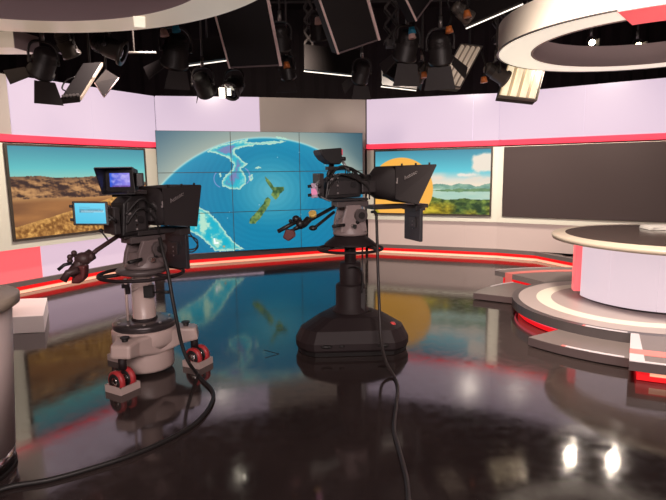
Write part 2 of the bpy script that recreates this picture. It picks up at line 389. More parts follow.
# --- lake and orange disc
def pic_lake():
    U, W = uvgrid(280, 158); X = U*1.778
    c = mixc((240, 222, 200), (206, 214, 206), (W-.46)/.1); c = mixc(c, (96, 196, 210), (W-.55)/.12); c = mixc(c, (66, 136, 160), (W-.68)/.34)
    cl = fbm(X*4, W*8, 71)
    c = mixc(c, (232, 214, 196), np.clip((cl-.42)*5, 0, 1)*np.clip(1-abs(W-.57)/.1, 0, 1))
    d = np.hypot((U-.96)*1.5, (W-.80)*1.25)+.28*(fbm(X*7, W*7, 72)-.5); c = mixc(c, (234, 222, 206), (.20-d)*14)
    d2 = np.hypot((U-.83)*1.1, (W-.61)*4)+.3*(fbm(X*9, W*9, 73)-.5); c = mixc(c, (236, 226, 214), (.12-d2)*12)
    far = .455+.05*(fbm(X*5, U*0, 81)-.5)*2
    n = fbm(X*14, W*24, 82); land = mixc((96, 140, 128), (150, 184, 160), n*1.5-.2)
    c = np.where((W < far)[..., None], land, c)
    w1 = .395+.02*(fbm(X*6, U*0+4, 83)-.5); w0 = .26+.05*(fbm(X*5, U*0+7, 84)-.5)+.10*np.clip((.62-U)/.3, 0, 1)-.02
    lake = mixc((158, 198, 184), (198, 214, 194), fbm(X*4, W*18, 85))
    c = np.where(((W < w1) & (W > w0))[..., None], lake, c)
    isl = (abs(W-.372-.02*(U-.7)) < .025*np.clip((U-.5)/.2, 0, 1)*(.5+fbm(X*9, W*0, 88)))[..., None]
    c = np.where(isl, mixc((84, 122, 92), (128, 158, 110), n), c)
    tr = fbm(X*13, W*20, 91, 5); forest = mixc((34, 58, 32), (126, 148, 66), (tr-.3)*2.3)
    yel = np.clip((.24-W)/.1, 0, 1)*np.clip((fbm(X*3, W*3, 92)-.35)*4, 0, 1); forest = mixc(forest, mixc((110, 98, 20), (206, 182, 52), (tr-.3)*2.4), yel)
    c = np.where((W < w0)[..., None], forest, c)
    r = np.hypot((U-.235)*1.778, W-.385); c = mixc(c, (246, 178, 76), (.515-r)*140)
    return c
# --- globe weather map, drawn in the photograph's outline coordinates and mapped on to the wall
def pic_globe(cols, rows):
    U, W = uvgrid(cols, rows)
    h = homog([(0, 1), (1, 1), (1, 0), (0, 0)], [(155.2, 129.3), (363, 133), (362.8, 245.6), (160, 255.2)])
    q = h[2, 0]*U+h[2, 1]*W+h[2, 2]; X = (h[0, 0]*U+h[0, 1]*W+h[0, 2])/q; Y = (h[1, 0]*U+h[1, 1]*W+h[1, 2])/q
    x = U*1.778; r = np.hypot(x-.885, W+.215)
    bg = mixc((158, 170, 160), (58, 96, 116), (r-1.17)/.34); bg = mixc(bg, (58, 88, 98), (U-.86)*4*np.clip((r-1.2)*9, 0, 1)); bg = mixc(bg, (86, 104, 106), np.clip(.98-abs(W-1), 0, 1)*0)
    dn = np.hypot(X-270, (Y-190)*1.1); oc = mixc((88, 172, 190), (10, 126, 164), dn/46); oc = mixc(oc, (6, 108, 152), (dn-60)/70)
    rip = np.sin(dn*1.1+6*fbm(X*.04, Y*.04, 5)); oc = oc+(rip*2.0)[..., None]
    oc = mixc(oc, (20, 140, 176), (r-1.02)/.15)
    c = np.where((r > 1.17)[..., None], bg, oc); c = mixc(c, (170, 214, 210), np.exp(-((r-1.168)/.008)**2)*.8)
    def S(o, sc, pts): return [(o[0]+a/sc, o[1]+b/sc) for a, b in pts]
    j = (fbm(X*.5, Y*.5, 15)-.5)*3
    Xj, Yj = X+j, Y+(fbm(X*.5+9, Y*.5, 16)-.5)*3
    asia = S((155, 125), 6.05, [(310, 158), (345, 132), (420, 105), (520, 92), (565, 72), (548, 100), (620, 100), (700, 92), (800, 96), (700, 112), (620, 116), (540, 128), (482, 142), (474, 165), (505, 195), (555, 235), (512, 262), (545, 305), (540, 350), (505, 388), (445, 384), (402, 365), (398, 335), (425, 300), (462, 262), (472, 235), (440, 195), (392, 178), (360, 165)])
    ant = S((155, 185), 4.757, [(120, 90), (200, 100), (250, 130), (300, 180), (330, 230), (370, 275), (415, 310), (278, 318), (240, 280), (200, 240), (130, 210), (60, 170), (60, 110)])
    ice = S((255, 125), 6.05, [(120, 68), (150, 66), (205, 84), (190, 88), (140, 78)])
    isl = [S((155, 125), 6.05, [(600, 255), (620, 250), (640, 262), (612, 266)]), S((155, 125), 6.05, [(562, 305), (580, 296), (592, 318), (576, 336), (560, 320)]), S((155, 125), 6.05, [(382, 290), (396, 285), (400, 305), (388, 312)])]
    for poly, inner in ((asia, 1), (ant, 2), (ice, 0), (isl[0], 0), (isl[1], 0), (isl[2], 0)):
        m = inside(Xj, Yj, poly); d = pdist(Xj, Yj, poly); n = fbm(X*.16, Y*.16, 33)
        land = mixc((176, 218, 198), (40, 176, 196), (d-.8)/2.0)
        if inner == 1: land = mixc(land, (118, 128, 176), (n-.5)*5*np.clip((d-2)/2, 0, 1)); land = mixc(land, (150, 214, 214), (.42-n)*4*np.clip((d-1.5)/2, 0, 1))
        if inner == 2: land = mixc(land, (176, 222, 200), (n-.44)*6*np.clip((d-2)/3, 0, 1)); land = mixc(land, (0, 170, 196), (.45-n)*5*np.clip((d-2)/3, 0, 1))
        c = np.where(m[..., None], land, c)
    for cx, cy, rr, a0, a1 in ((222, 178, 9, 1.9, 3.9), (240, 176, 9, -1.1, .9)):   # pale pressure curves
        an = np.arctan2(Y-cy, X-cx); dd = abs(np.hypot(X-cx, Y-cy)-rr); an = np.where(an < a0-.01, an+2*PI, an)
        c = mixc(c, (176, 150, 210), np.where((an < a1), np.clip(1-dd/.8, 0, 1)*.8, 0))
    nzs = S((155, 185), 4.757, [(440, 182), (445, 160), (480, 125), (512, 85), (520, 62), (532, 58), (547, 70), (540, 92), (515, 130), (492, 162), (470, 184), (455, 186)])
    nzn = [(264, 176), (267.5, 179), (271, 183.5), (273, 187), (278, 186.5), (283.5, 187), (283, 191), (279, 194), (277, 198), (274.5, 200), (272.5, 198), (270, 195), (272, 191), (269, 187), (265, 181)]
    for p in (nzs, nzn):
        m = inside(X+j*.3, Y+j*.3, p); n = fbm(X*.35, Y*.35, 44); g = mixc((50, 86, 50), (126, 152, 82), (n-.3)*2.4); c = np.where(m[..., None], g, c)
    lt = (inside(X, Y, [(211.4, 238.5), (213.0, 238.5), (213.6, 242.6), (216.4, 242.4), (216.5, 244.0), (212.2, 244.4)]))[..., None]
    c = np.where(lt, np.array([245, 250, 250.]), c)
    ds = np.hypot(X-222, Y-247)*.5+fbm(X*.9, Y*.9, 55); c = mixc(c, (226, 150, 90), (1.5-ds)*.9)
    for sx, sy in ((277, 157), (299, 152), (228, 212), (226, 218), (315, 182), (300, 215), (325, 165), (258, 205)):
        c = mixc(c, (226, 240, 244), np.clip(1-np.hypot(X-sx, Y-sy)/.7, 0, 1))
    return c
m_scr = screen_mat('lit_display')
def wall_screen(a, b, z0, z1, label, colors):
    o = empty('wall_screen', (*((a+b)/2)[:2], z0), label, 'screen'); d = (b-a).normalized(); w = .028
    strip(MB(), [a+d*w, b-d*w], .012, .034, z0+w, z1-w).build('housing', m_bezel, o)
    fr = MB(); strip(fr, [a, a+d*w], 0, .034, z0, z1); strip(fr, [b-d*w, b], 0, .034, z0, z1)
    strip(fr, [a+d*w, b-d*w], 0, .034, z0, z0+w); strip(fr, [a+d*w, b-d*w], 0, .034, z1-w, z1); fr.build('bezel', m_bezel, o)
    if colors is not None: picture('display', a+d*w, b-d*w, z0+w, z1-w, colors, o, m_scr, .011)
    else: strip(MB(), [a+d*.006, b-d*.006], -.001, .011, z0+.006, z1-.006).build('display', m_off, o)
    return o
wall_screen(L0, L1, *ZL, 'wall screen showing golden grass and brown hills under teal sky, left wall', pic_desert())
wall_screen(R0, R1, *ZR, 'wall screen showing a green lake view with a big orange disc', pic_lake())
wall_screen(D0, D1+dD*.25, ZR[0]+.003, ZR[1]-.004, 'large dark switched-off wall screen behind the round desk on the right', None)
# video wall, 3 x 3
vz0, vz1 = .228, 2.263
vw = empty('video_wall', (*((VW0+VW1)/2)[:2], vz0), 'nine-panel video wall showing a blue globe weather map', 'video wall')
strip(MB(), [VW0, VW1], .02, .12, vz0, vz1).build('housing', m_bezel, vw)
G = pic_globe(576, 324)
for i in range(3):
    for jx in range(3):
        a = lerp(VW0, VW1, jx/3)+dV*.005; b = lerp(VW0, VW1, (jx+1)/3)-dV*.005; z0 = vz0+(vz1-vz0)*i/3+.005; z1 = vz0+(vz1-vz0)*(i+1)/3-.005
        picture('display_panel', a, b, z0, z1, G[i*108:(i+1)*108, jx*192:(jx+1)*192], vw, m_scr, .015)
# ------------------------------------------------------------------ right dais
DC = Vector((3.13, 5.42, 0)); ZP, ZS = .173, .086
dais = empty('presenter_dais', DC, 'round low taupe dais with cream ring carrying the news desk', 'dais')
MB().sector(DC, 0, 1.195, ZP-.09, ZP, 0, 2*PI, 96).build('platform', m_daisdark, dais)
mb = MB(); mb.sector(DC, 0, 1.125, ZP, ZP+.002, 0, 2*PI, 96); mb.build('top_surface', m_daistop, dais)
MB().sector(DC, .79, .94, ZP+.002, ZP+.004, 0, 2*PI, 96).build('cream_ring', m_inlay, dais)
MB().lathe(DC, [(1.125, .004), (1.125, ZP-.09)], 96).build('red_light_strip', m_redd, dais)
MB().lathe(DC, [(1.15, ZP-.115), (1.16, ZP-.092)], 40, R(150), R(208)).build('pink_light_strip', mat('pink_led', (.5, .1, .1), .4, emit=lin((255, 70, 95)), es=1.1), dais)
def nosing(p, r, z, a0, a1, am, m2=True):
    MB().sector(DC, r-.03, r+.004, z, z+.004, am, a1, 20).build('pale_nosing', m_nose, p)
    MB().sector(DC, r-.03, r+.004, z, z+.004, a0, am, 4).build('salmon_nosing', m_salmon, p)
# lower steps around the dais
def step(label, a0, a1, r1):
    o = empty('dais_step', DC+Vector((1.4*math.cos((a0+a1)/2), 1.4*math.sin((a0+a1)/2), 0)), label, 'step')
    MB().sector(DC, 1.198, r1, .012, ZS, a0, a1, 24).build('tread', m_step, o)
    MB().sector(DC, 1.21, r1-.05, 0, .012, a0+.03, a1-.03, 24).build('foot', m_rubber, o)
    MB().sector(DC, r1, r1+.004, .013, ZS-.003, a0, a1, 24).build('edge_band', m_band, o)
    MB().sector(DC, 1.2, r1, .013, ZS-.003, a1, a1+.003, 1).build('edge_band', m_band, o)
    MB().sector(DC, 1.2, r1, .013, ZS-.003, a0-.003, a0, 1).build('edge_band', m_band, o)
    return o
st = step('low curved front step of the dais, nearest the camera', R(211), R(240.15), 1.62)
nosing(st, 1.62, ZS, R(222.0), R(239), R(223.2))
nosing(dais, 1.195, ZP, R(221.5), R(239), R(222.7))
st2 = step('low curved step at the back left of the dais', R(115.5), R(147), 1.69)
MB().sector(DC, 1.665, 1.693, ZS, ZS+.004, R(116), R(131), 10).build('pale_nosing', m_nose, st2)
# raised spurs
def spur(label, a0, a1, r1, ri):
    o = empty('dais_extension', DC+Vector((1.6*math.cos((a0+a1)/2), 1.6*math.sin((a0+a1)/2), 0)), label, 'dais')
    MB().sector(DC, 1.197, r1, ZP-.07, ZP, a0, a1, 30).build('deck', m_step, o)
    MB().sector(DC, 1.25, r1-.1, .004, ZP-.07, a0+.03, a1-.03, 30).build('red_light_recess', m_redd, o)
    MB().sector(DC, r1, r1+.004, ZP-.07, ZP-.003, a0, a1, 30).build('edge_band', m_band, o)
    MB().sector(DC, ri, ri+.13, ZP, ZP+.003, a0, a1, 30).build('salmon_inlay', m_salmon, o)
    return o
sp = spur('raised dais extension at front right, with red light beneath', R(240.2), R(300), 1.95, 1.64)
MB().sector(DC, 1.197, 1.64, ZP, ZP+.0045, R(240.2), R(243.2), 3).build('white_inlay', m_nose, sp)
MB().sector(DC, 1.77, 1.955, ZP, ZP+.0045, R(240.2), R(243.2), 3).build('white_inlay', m_nose, sp)
MB().sector(DC, 1.92, 1.955, ZP, ZP+.004, R(243.2), R(300), 20).build('pale_nosing', m_nose, sp)
MB().sector(DC, 1.852, 1.858, .045, .09, R(244.5), R(298), 20).build('pale_light_strip', m_pale, sp)
sp2 = spur('raised dais extension at the back, running towards the rear wall', R(60), R(114), 2.10, 1.76)
MB().sector(DC, 2.09, 2.105, ZP, ZP+.004, R(90), R(114), 20).build('pale_nosing', m_nose, sp2)
a_ = R(114.1); e_ = Vector((math.cos(a_), math.sin(a_), 0)); t_ = Vector((-e_.y, e_.x, 0))
MB().hexa([DC+e_*1.76+Vector((0, 0, .02)), DC+e_*1.89+Vector((0, 0, .02)), DC+e_*1.89+t_*.006+Vector((0, 0, .02)), DC+e_*1.76+t_*.006+Vector((0, 0, .02))],
          [DC+e_*1.76+Vector((0, 0, ZP+.003)), DC+e_*1.89+Vector((0, 0, ZP+.003)), DC+e_*1.89+t_*.006+Vector((0, 0, ZP+.003)), DC+e_*1.76+t_*.006+Vector((0, 0, ZP+.003))]).build('salmon_edge', m_salmon, sp2)
# rear landing that joins the plinth to the dais
lp = [KINK+V2(0, .05), ground(560, 267, .10).xy.to_3d(), V2(3.95, 7.95), V2(5.6, 7.1), V2(5.6, 7.6), V2(4.9, 8.05)]
lp = [KINK+V2(.20, .0), V2(3.80, 8.53), V2(4.11, 7.86), V2(5.1, 7.1), V2(5.0, 7.55), V2(3.72, 8.60)]
land = empty('rear_landing', lp[1], 'low grey landing linking the rear wall plinth and the dais', 'platform')
MB().hexa([p+Vector((0, 0, .0)) for p in lp], [p+Vector((0, 0, .170)) for p in lp]).build('deck', m_lip, land)
# ------------------------------------------------------------------ news desk
KC = Vector((3.47, 5.60, 0)); TC_ = Vector((3.50, 5.30, 0)); zt = .89
desk = empty('news_desk', (KC.x, KC.y, ZP+.004), 'round news desk with glowing lavender drum, beige rim and dark top', 'desk')
MB().cyl(KC+Vector((0, 0, ZP+.004)), KC+Vector((0, 0, ZP+.05)), .72, 64).build('toe_kick', m_daisdark, desk)
MB().cyl(KC+Vector((0, 0, ZP+.045)), KC+Vector((0, 0, zt-.06)), .744, 64).build('core', m_greywall, desk)
for k in range(5):
    a0 = R(176+k*32); MB().sector(KC, .745, .785, ZP+.035, zt-.06, a0+.0015, a0+R(32)-.0015, 14).build('light_panel', m_deskfront, desk)
MB().sector(KC, .75, .825, ZP+.06, zt-.06, R(160), R(170), 8).build('red_light_panel', m_redlow, desk)
MB().lathe(TC_, [(.0, zt-.06), (1.10, zt-.06), (1.195, zt-.045), (1.205, zt-.012), (1.195, zt), (0.0, zt)], 96).build('rim_top', m_desk, desk)
MB().sector(TC_+Vector((-.05, .09, 0)), 0, .985, zt, zt+.003, 0, 2*PI, 96).build('dark_inlay', m_desktop, desk)
pp = empty('paper_stack', ground(660, 231, zt), 'white script papers lying on the dark desk top', 'papers')
c0 = ground(644, 229.5, zt)+Vector((.18, 0, .006))
for i in range(3):
    MB().box(c0+Vector((.004*i, .003*i, .006+.012*i)), (.34-.01*i, .24, .011), R(-8+5*i)).build('sheet_bundle', m_paper, pp)
# ------------------------------------------------------------------ left foreground: round plinth desk and white block
FC = Vector((-2.038, 2.623, 0))
fd = empty('round_side_desk', FC, 'pale round pillar desk with grey top, at the near left edge', 'desk')
MB().cyl(FC, FC+Vector((0, 0, .02)), .30, 64).build('base_plate', m_rubber, fd)
MB().cone(FC+Vector((0, 0, .02)), FC+Vector((0, 0, .11)), .293, .298, 64).build('kick_band', m_chrome, fd)
MB().cone(FC+Vector((0, 0, .11)), FC+Vector((0, 0, .885)), .300, .350, 64).build('pillar', m_column, fd)
MB().lathe(FC, [(0, .885), (.36, .885), (.388, .905), (.390, .95), (.382, .955), (0, .955)], 64).build('table_top', m_desk, fd)
MB().sector(FC+Vector((-.04, .0, 0)), 0, .30, .955, .958, 0, 2*PI, 64).build('grey_inlay', mat('mauve_top_inlay', (.26, .21, .22), .3), fd)
A_, B_ = ground(43.7, 333), None
A_ = Vector((-2.92, 5.19, 0)); B_ = Vector((-3.30, 5.98, 0)); q_ = Vector((-1.5, -.20, 0))
bl = MB().hexa([A_, B_, B_+q_, A_+q_], [p+Vector((0, 0, .175)) for p in (A_, B_, B_+q_, A_+q_)]).build('white_block', m_block, None, .006)
tag(bl, 'low white platform block on the floor behind the pillar desk', 'platform')
# ------------------------------------------------------------------ hanging rings
RC = Vector((3.155, 5.39, 0)); rz = 2.76
rg = empty('ceiling_ring', RC+Vector((0, 0, rz)), 'hanging ring light with beige sides and red section, above the news desk', 'ceiling ring')
MB().lathe(RC, [(1.462, rz+.005), (1.462, rz+.27)], 120).build('outer_fascia', m_fascia, rg)
MB().lathe(RC, [(1.452, rz), (1.470, rz), (1.470, rz+.012), (1.452, rz+.012)], 120).build('dark_edge', m_daisdark, rg)
MB().lathe(RC, [(1.135, rz+.004), (1.452, rz+.004)], 120).build('underside_diffuser', m_ringlit, rg)
MB().lathe(RC, [(1.110, rz), (1.135, rz)], 120).build('inner_edge', m_ringinner, rg)
MB().lathe(RC, [(1.110, rz), (1.110, rz+.23)], 120).build('inner_fascia', m_ringinner, rg)
MB().lathe(RC, [(1.110, rz+.23), (1.462, rz+.27)], 120).build('top_cover', m_ringinner, rg)
pa = ground(620, 12.6, rz)-RC; aa = math.atan2(pa.y, pa.x)
MB().sector(RC, .98, 1.475, rz-.012, rz-.004, aa, aa+1.3, 30).build('red_light_panel', m_redbeam, rg)
MB().sector(RC, .985, 1.472, rz-.004, rz+.285, aa, aa+1.3, 30).build('beam', m_fascia, rg)
for k in range(3):
    a = R(30+120*k); MB().cyl(RC+Vector((1.28*math.cos(a), 1.28*math.sin(a), rz+.25)), RC+Vector((1.28*math.cos(a), 1.28*math.sin(a), 5.2)), .008, 8).build('suspension_wire', m_fix, rg)
LC, LCi = Vector((-2.177, 2.70, 0)), Vector((-2.065, 2.97, 0)); lz = 2.78; ro, ri_ = 2.097, 1.473
lg = empty('ceiling_ring', LC+Vector((0, 0, lz)), 'large cream ceiling ring overhead at upper left', 'ceiling ring')
n = 128; mb = MB(); vs = []
for i in range(n):
    a = 2*PI*i/n; e = Vector((math.cos(a), math.sin(a), 0)); vs += [LC+e*ro+Vector((0, 0, lz)), LCi+e*ri_+Vector((0, 0, lz))]
mb.add(vs, [(2*i, 2*((i+1) % n), 2*((i+1) % n)+1, 2*i+1) for i in range(n)]); mb.build('underside', m_ringunder, lg)
MB().lathe(LC, [(ro, lz), (ro, lz+.25), (ro-.05, lz+.25), (ro-.05, lz+.01)], n).build('outer_fascia', m_fascia, lg)
MB().lathe(LCi, [(ri_, lz), (ri_, lz+.42)], n).build('inner_fascia', m_ringinner, lg)
MB().cyl(LCi+Vector((0, 0, lz+.42)), LCi+Vector((0, 0, lz+.44)), ri_+.02, n).build('recessed_panel', m_ringinner, lg)
dl = ground(139.5, 21.5, lz)
MB().box(dl+Vector((0, 0, -.004)), (.085, .30, .006), -math.atan2(dl.x, dl.y)).build('downlight', m_down, lg)
for k in range(3):
    a = R(40+120*k); MB().cyl(LC+Vector((1.9*math.cos(a), 1.9*math.sin(a), lz+.2)), LC+Vector((1.9*math.cos(a), 1.9*math.sin(a), 5.2)), .008, 8).build('suspension_wire', m_fix, lg)
p1 = at(14, 47.5, 5.0); bh = empty('bulkhead', p1, 'short cream hanging bulkhead at the top left edge, below the large ring', 'bulkhead')
e1, e2 = Vector((-1.4, -.05, 0)), Vector((.07, .28, 0))
MB().prism([p1+e1, p1, p1+e2, p1+e1+e2], (0, 0, .14)).build('fascia', m_ringunder, bh)
MB().prism([p1+Vector((.002, .002, -.004)), p1+Vector((.012, 0, -.004)), p1+e2+Vector((.012, 0, -.004)), p1+e2+Vector((.002, 0, -.004))], (0, 0, .16)).build('end_cap', m_ringinner, bh)
MB().cyl(p1+e1*.8+e2*.5+Vector((0, 0, .1)), Vector((*(p1+e1*.8+e2*.5)[:2], 5.2)), .01, 8).build('suspension_rod', m_fix, bh)
# ------------------------------------------------------------------ lighting grid
GZ = 4.45
def pipe(a, b, label):
    o = MB().cyl(a, b, .025, 12).build('lighting_pipe', m_steel if False else m_fix2)
    tag(o, label, 'pipe', 'pipes of the lighting grid')
    for t in (.12, .88): q = Vector(a).lerp(Vector(b), t); MB().cyl(q, (q.x, q.y, 5.2), .012, 8).build('drop_rod', m_fix2, o)
    return o
plab = 'black horizontal lighting pipe high under the studio ceiling'
for y in (3.2, 5.0, 6.6, 8.0, 9.6): pipe((-6.5, y, GZ), (6.5, y, GZ), plab)
for x in (-4.6, -1.7, 1.2, 4.2): pipe((x, 1.0, GZ+.05), (x, 11.5, GZ+.05), plab)
def hanger(top, parent, r=.012, m=None):
    t = Vector(top); return MB().cyl(t, Vector((t.x, t.y, 5.2)), r, 8).build('drop_rod', m or m_fix2, parent)
def softlight(bl_, br_, tl_, label, th=.10, ew=.02):
    p0, p1, p3 = at(*bl_), at(*br_), at(*tl_); o = empty('softlight', (p0+p1)/2, label, 'studio light', 'flat black softlights')
    n_ = (p1-p0).cross(p3-p0).normalized()
    if n_.y < 0: n_ = -n_
    MB().prism([p0, p1, p1+p3-p0, p3], n_*th).build('housing', mat('softlight_black', (.010, .008, .010), .6), o)
    u = (p1-p0).normalized()*ew; v = (p3-p0).normalized()*ew
    MB().prism([p0-u*.5, p0+u*.5, p3+u*.5, p3-u*.5], n_*-.012).build('edge_trim', m_edge, o)
    MB().prism([p1-u, p1+u*.6, p1+u*.6+p3-p0, p1-u+p3-p0], n_*-.014).build('edge_trim', m_edge, o)
    MB().prism([p0-u*.4, p1+u*.4, p1+u*.4+v*.7, p0-u*.4+v*.7], n_*-.010).build('edge_trim', mat('dull_mauve_trim', (.25, .19, .2), .4, metal=.3), o)
    hanger(p3+(p1-p0)*.5+n_*th*.5, o); return o
softlight((229.5, 68, 5.75), (281, 65.5, 5.9), (210, -4, 5.3), 'flat black softlight hanging right of the large cream ring, tallest in view')
softlight((338, 54, 5.6), (379, 40, 5.9), (316.5, -8, 5.2), 'tilted flat black softlight hanging above the globe video wall')
softlight((416, 21, 5.6), (436, -6, 5.9), (402, -8, 5.4), 'flat black softlight at the top edge showing only its lower corner')
def tube_bank(bl_, br_, tl_, label, n, lit):
    p0, p1, p3 = at(*bl_), at(*br_), at(*tl_); o = empty('fluorescent_bank', (p0+p1)/2, label, 'studio light', 'open-faced tube lights')
    n_ = (p1-p0).cross(p3-p0).normalized()
    if n_.y < 0: n_ = -n_
    u, v = p1-p0, p3-p0
    MB().prism([p0, p1, p1+v, p3], n_*.07).build('housing', m_fix2, o)
    MB().prism([p0+u*.02+v*.02, p1-u*.02+v*.02, p1-u*.02+v*.98, p3+u*.02-v*.02], n_*-.006).build('reflector', m_refl if lit else m_refld, o)
    for i in range(n):
        c = p0+u*((i+.5)/n); MB().cyl(c+v*.04-n_*.025, c+v*.96-n_*.025, u.length/n*.30, 10).build('tube', m_tubelit if lit else m_tubedim, o)
    for s_ in (p0, p3-v*.03): MB().prism([s_, s_+u, s_+u+v*.03, s_+v*.03], n_*-.05).build('end_bracket', m_steel, o)
    for s_ in (p0-u*.02, p1): MB().prism([s_, s_+u*.02, s_+u*.02+v, s_+v], n_*-.04).build('side_rail', m_steel, o)
    hanger(p3+u*.5+n_*.035, o); return o
tube_bank((497.5, 98, 7.0), (535, 102, 7.05), (508, 61, 7.25), 'brightest four-tube light bank, hanging below the beige ring over the desk', 4, True)
tube_bank((437, 87, 7.0), (459, 89.5, 7.05), (460, 45, 7.25), 'dimmer ribbed tube light bank left of the brightest bank', 4, False)
def fresnel(c, aim, r, L, label, doors=(), lens=m_lens, body=None, plug=None, yoke=True, ring=False, flare=1.12):
    r *= .74; L *= .78; doors = [(a, b*.62, w*.68, q) for a, b, w, q in doors]
    c = Vector(c); d = Vector(aim).normalized(); o = empty('stage_lamp', c, label, 'studio light', 'stage lamps hanging in the lighting grid')
    MB().lathe(c, [(0, -L*.5), (r*.55, -L*.5), (r*.8, -L*.42), (r*.85, -L*.1), (r, -L*.08), (r, L*.38), (r*flare, L*.40), (r*flare, L*.5), (r*.9, L*.5)], 24, axis=d).build('body', body or m_fix, o)
    MB().lathe(c, [(0, L*.46), (r*.6, L*.45), (r*.92, L*.42)], 24, axis=d).build('lens', lens, o)
    mb = MB()
    for k in range(4): mb.lathe(c, [(r*.87, -L*(.36-k*.06)), (r*.93, -L*(.345-k*.06)), (r*.87, -L*(.33-k*.06))], 24, axis=d)
    mb.build('cooling_fins', m_fix2, o)
    up = Vector((0, 0, 1)); s = d.cross(up); s = s.normalized() if s.length > .05 else Vector((1, 0, 0)); w = s.cross(d).normalized()
    if yoke:
        pts = [c-s*r*1.18, c-s*r*1.2+up*r*.9, c-s*r*.8+up*r*1.55, c+up*r*1.7, c+s*r*.8+up*r*1.55, c+s*r*1.2+up*r*.9, c+s*r*1.18]
        MB().tube(smooth_path(pts, 4), r*.07+.004, 8).build('yoke', m_fix2, o)
        t = c+up*r*1.7; MB().cyl(t, t+up*.12, .022, 10).build('clamp', m_steel, o); hanger(t+up*.1, o)
        for q in (-1, 1): MB().cyl(c+s*q*r*1.0, c+s*q*r*1.28, .022, 10).build('tilt_knob', m_fix2, o)
    for ang, ln, wd, spread in doors:
        a = R(ang); e = s*math.cos(a)+w*math.sin(a); g = d.cross(e); b0 = c+d*L*.5+e*r*1.05; dirn = (d*math.cos(R(spread))+e*math.sin(R(spread)))
        MB().prism([b0-g*wd*.7, b0+g*wd*.7, b0+dirn*ln+g*wd, b0+dirn*ln-g*wd], (dirn.cross(g))*.006).build('barn_door', m_fix2, o)
    if plug:
        for k, (m_, off) in enumerate(plug):
            p = c+Vector(off); MB().cone(p, p+Vector((.01, 0, -.07)), .03, .045, 12).build('plug', m_, o)
            MB().tube(smooth_path([p, p+Vector((.03, .02, .12)), p+Vector((-.02, .05, .3))]), .010, 6).build('lead', m_rubber, o)
    return o
F4 = ((0, .2, .12, 25), (90, .2, .12, 25), (180, .2, .12, 25), (270, .2, .12, 25))
# left cluster
fresnel(at(44, 62, 5.25), (-.5, .4, -.6), .15, .34, 'black lamp at far left with a drooping pointed barn door', ((180, .3, .14, 60), (270, .36, .20, 60)))
fresnel(at(66, 44, 5.9), (.2, .5, -.8), .12, .34, 'small dim lamp tucked under the large cream ring', (), body=mat('bronze_enamel', (.12, .10, .085), .35))
def box_lamp(bl_, br_, tl_, th, label, plug=None):
    p0, p1, p3 = at(*bl_), at(*br_), at(*tl_); o = empty('box_lamp', (p0+p1)/2, label, 'studio light'); n_ = (p1-p0).cross(p3-p0).normalized()
    if n_.y < 0: n_ = -n_
    u, v = p1-p0, p3-p0
    MB().prism([p0, p1, p1+v, p3], n_*th).build('housing', m_fix, o, .006)
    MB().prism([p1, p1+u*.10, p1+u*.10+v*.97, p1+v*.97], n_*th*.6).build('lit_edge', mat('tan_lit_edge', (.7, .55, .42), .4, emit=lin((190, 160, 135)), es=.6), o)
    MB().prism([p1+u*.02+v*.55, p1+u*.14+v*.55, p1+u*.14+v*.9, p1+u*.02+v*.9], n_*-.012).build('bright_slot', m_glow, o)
    g_ = MB()
    for k in range(5): c = p0+u*(.1+.18*k)+v*.05; g_.cyl(c-n_*.02, c+n_*.005, .016, 8)
    g_.build('lamp_sockets', m_steel, o); hanger(p0+u*.5+v*.9+n_*th*.5, o)
    MB().tube(smooth_path([p0+u*.1+v*.2, p0-u*.25+v*.3, p0-u*.3+v*.5, p0+u*.05+v*.6], 5), .008, 6).build('lead', m_rubber, o); return o
box_lamp((60, 99, 5.6), (80, 97, 5.7), (83, 63, 5.9), .10, 'tilted flat black lamp with pale lit right edge against the left lavender wall')
def flap(a, b, c_, d_, label):
    P4 = [at(*q) for q in (a, b, c_, d_)]; n_ = (P4[1]-P4[0]).cross(P4[2]-P4[0]).normalized()*.008; o = empty('loose_flap', P4[1], label, 'light flap')
    MB().prism(P4, n_).build('flap_sheet', m_fix2, o); e = MB()
    for p, q in ((P4[0], P4[1]), (P4[1], P4[2])): e.cyl(p, q, .008, 8)
    e.build('pale_edges', m_edge, o); hanger(P4[3], o); return o
flap((95, 83, 5.9), (104, 97, 5.8), (118.5, 78, 6.0), (106, 70, 6.1), 'dark square flap with pale V-shaped lower edge, right of the tilted flat lamp')
fresnel(at(108, 47, 5.4), (.85, .1, -.35), .13, .40, 'cylindrical black lamp with flared steel front, right of the tilted flat lamp', (), flare=1.3, body=mat('dark_bronze_enamel', (.06, .052, .045), .4))
fresnel(at(176, 50, 5.8), (-.3, .5, -.8), .18, .42, 'black lamp with wide barn doors and one blue plug', ((180, .30, .20, 50), (0, .25, .18, 35), (270, .3, .2, 25)), plug=[(m_blue, (.06, -.2, .2)), (m_pinkplug, (-.06, -.2, .16))])
fresnel(at(203, 84, 6.9), (.15, .8, -.55), .16, .36, 'black yoke lamp in front of lavender wall, left of the lit one', F4[2:3])
sl_ = fresnel(at(234, 86, 6.9), (-.3, -.72, -.62), .16, .34, 'yoke lamp with a glaring white face beneath the tallest softlight', ((180, .12, .1, 10),))
hc = at(222, 93, 6.78); MB().box(hc, (.07, .02, .12), R(10)).build('lit_flap', mat('white_hot_flap', (.8, .8, .8), .3, emit=(1, .9, .72), es=5), sl_); MB().box(at(229, 92, 6.76), (.04, .02, .08), R(-10)).build('lit_flap', bpy.data.materials['white_hot_flap'], sl_)
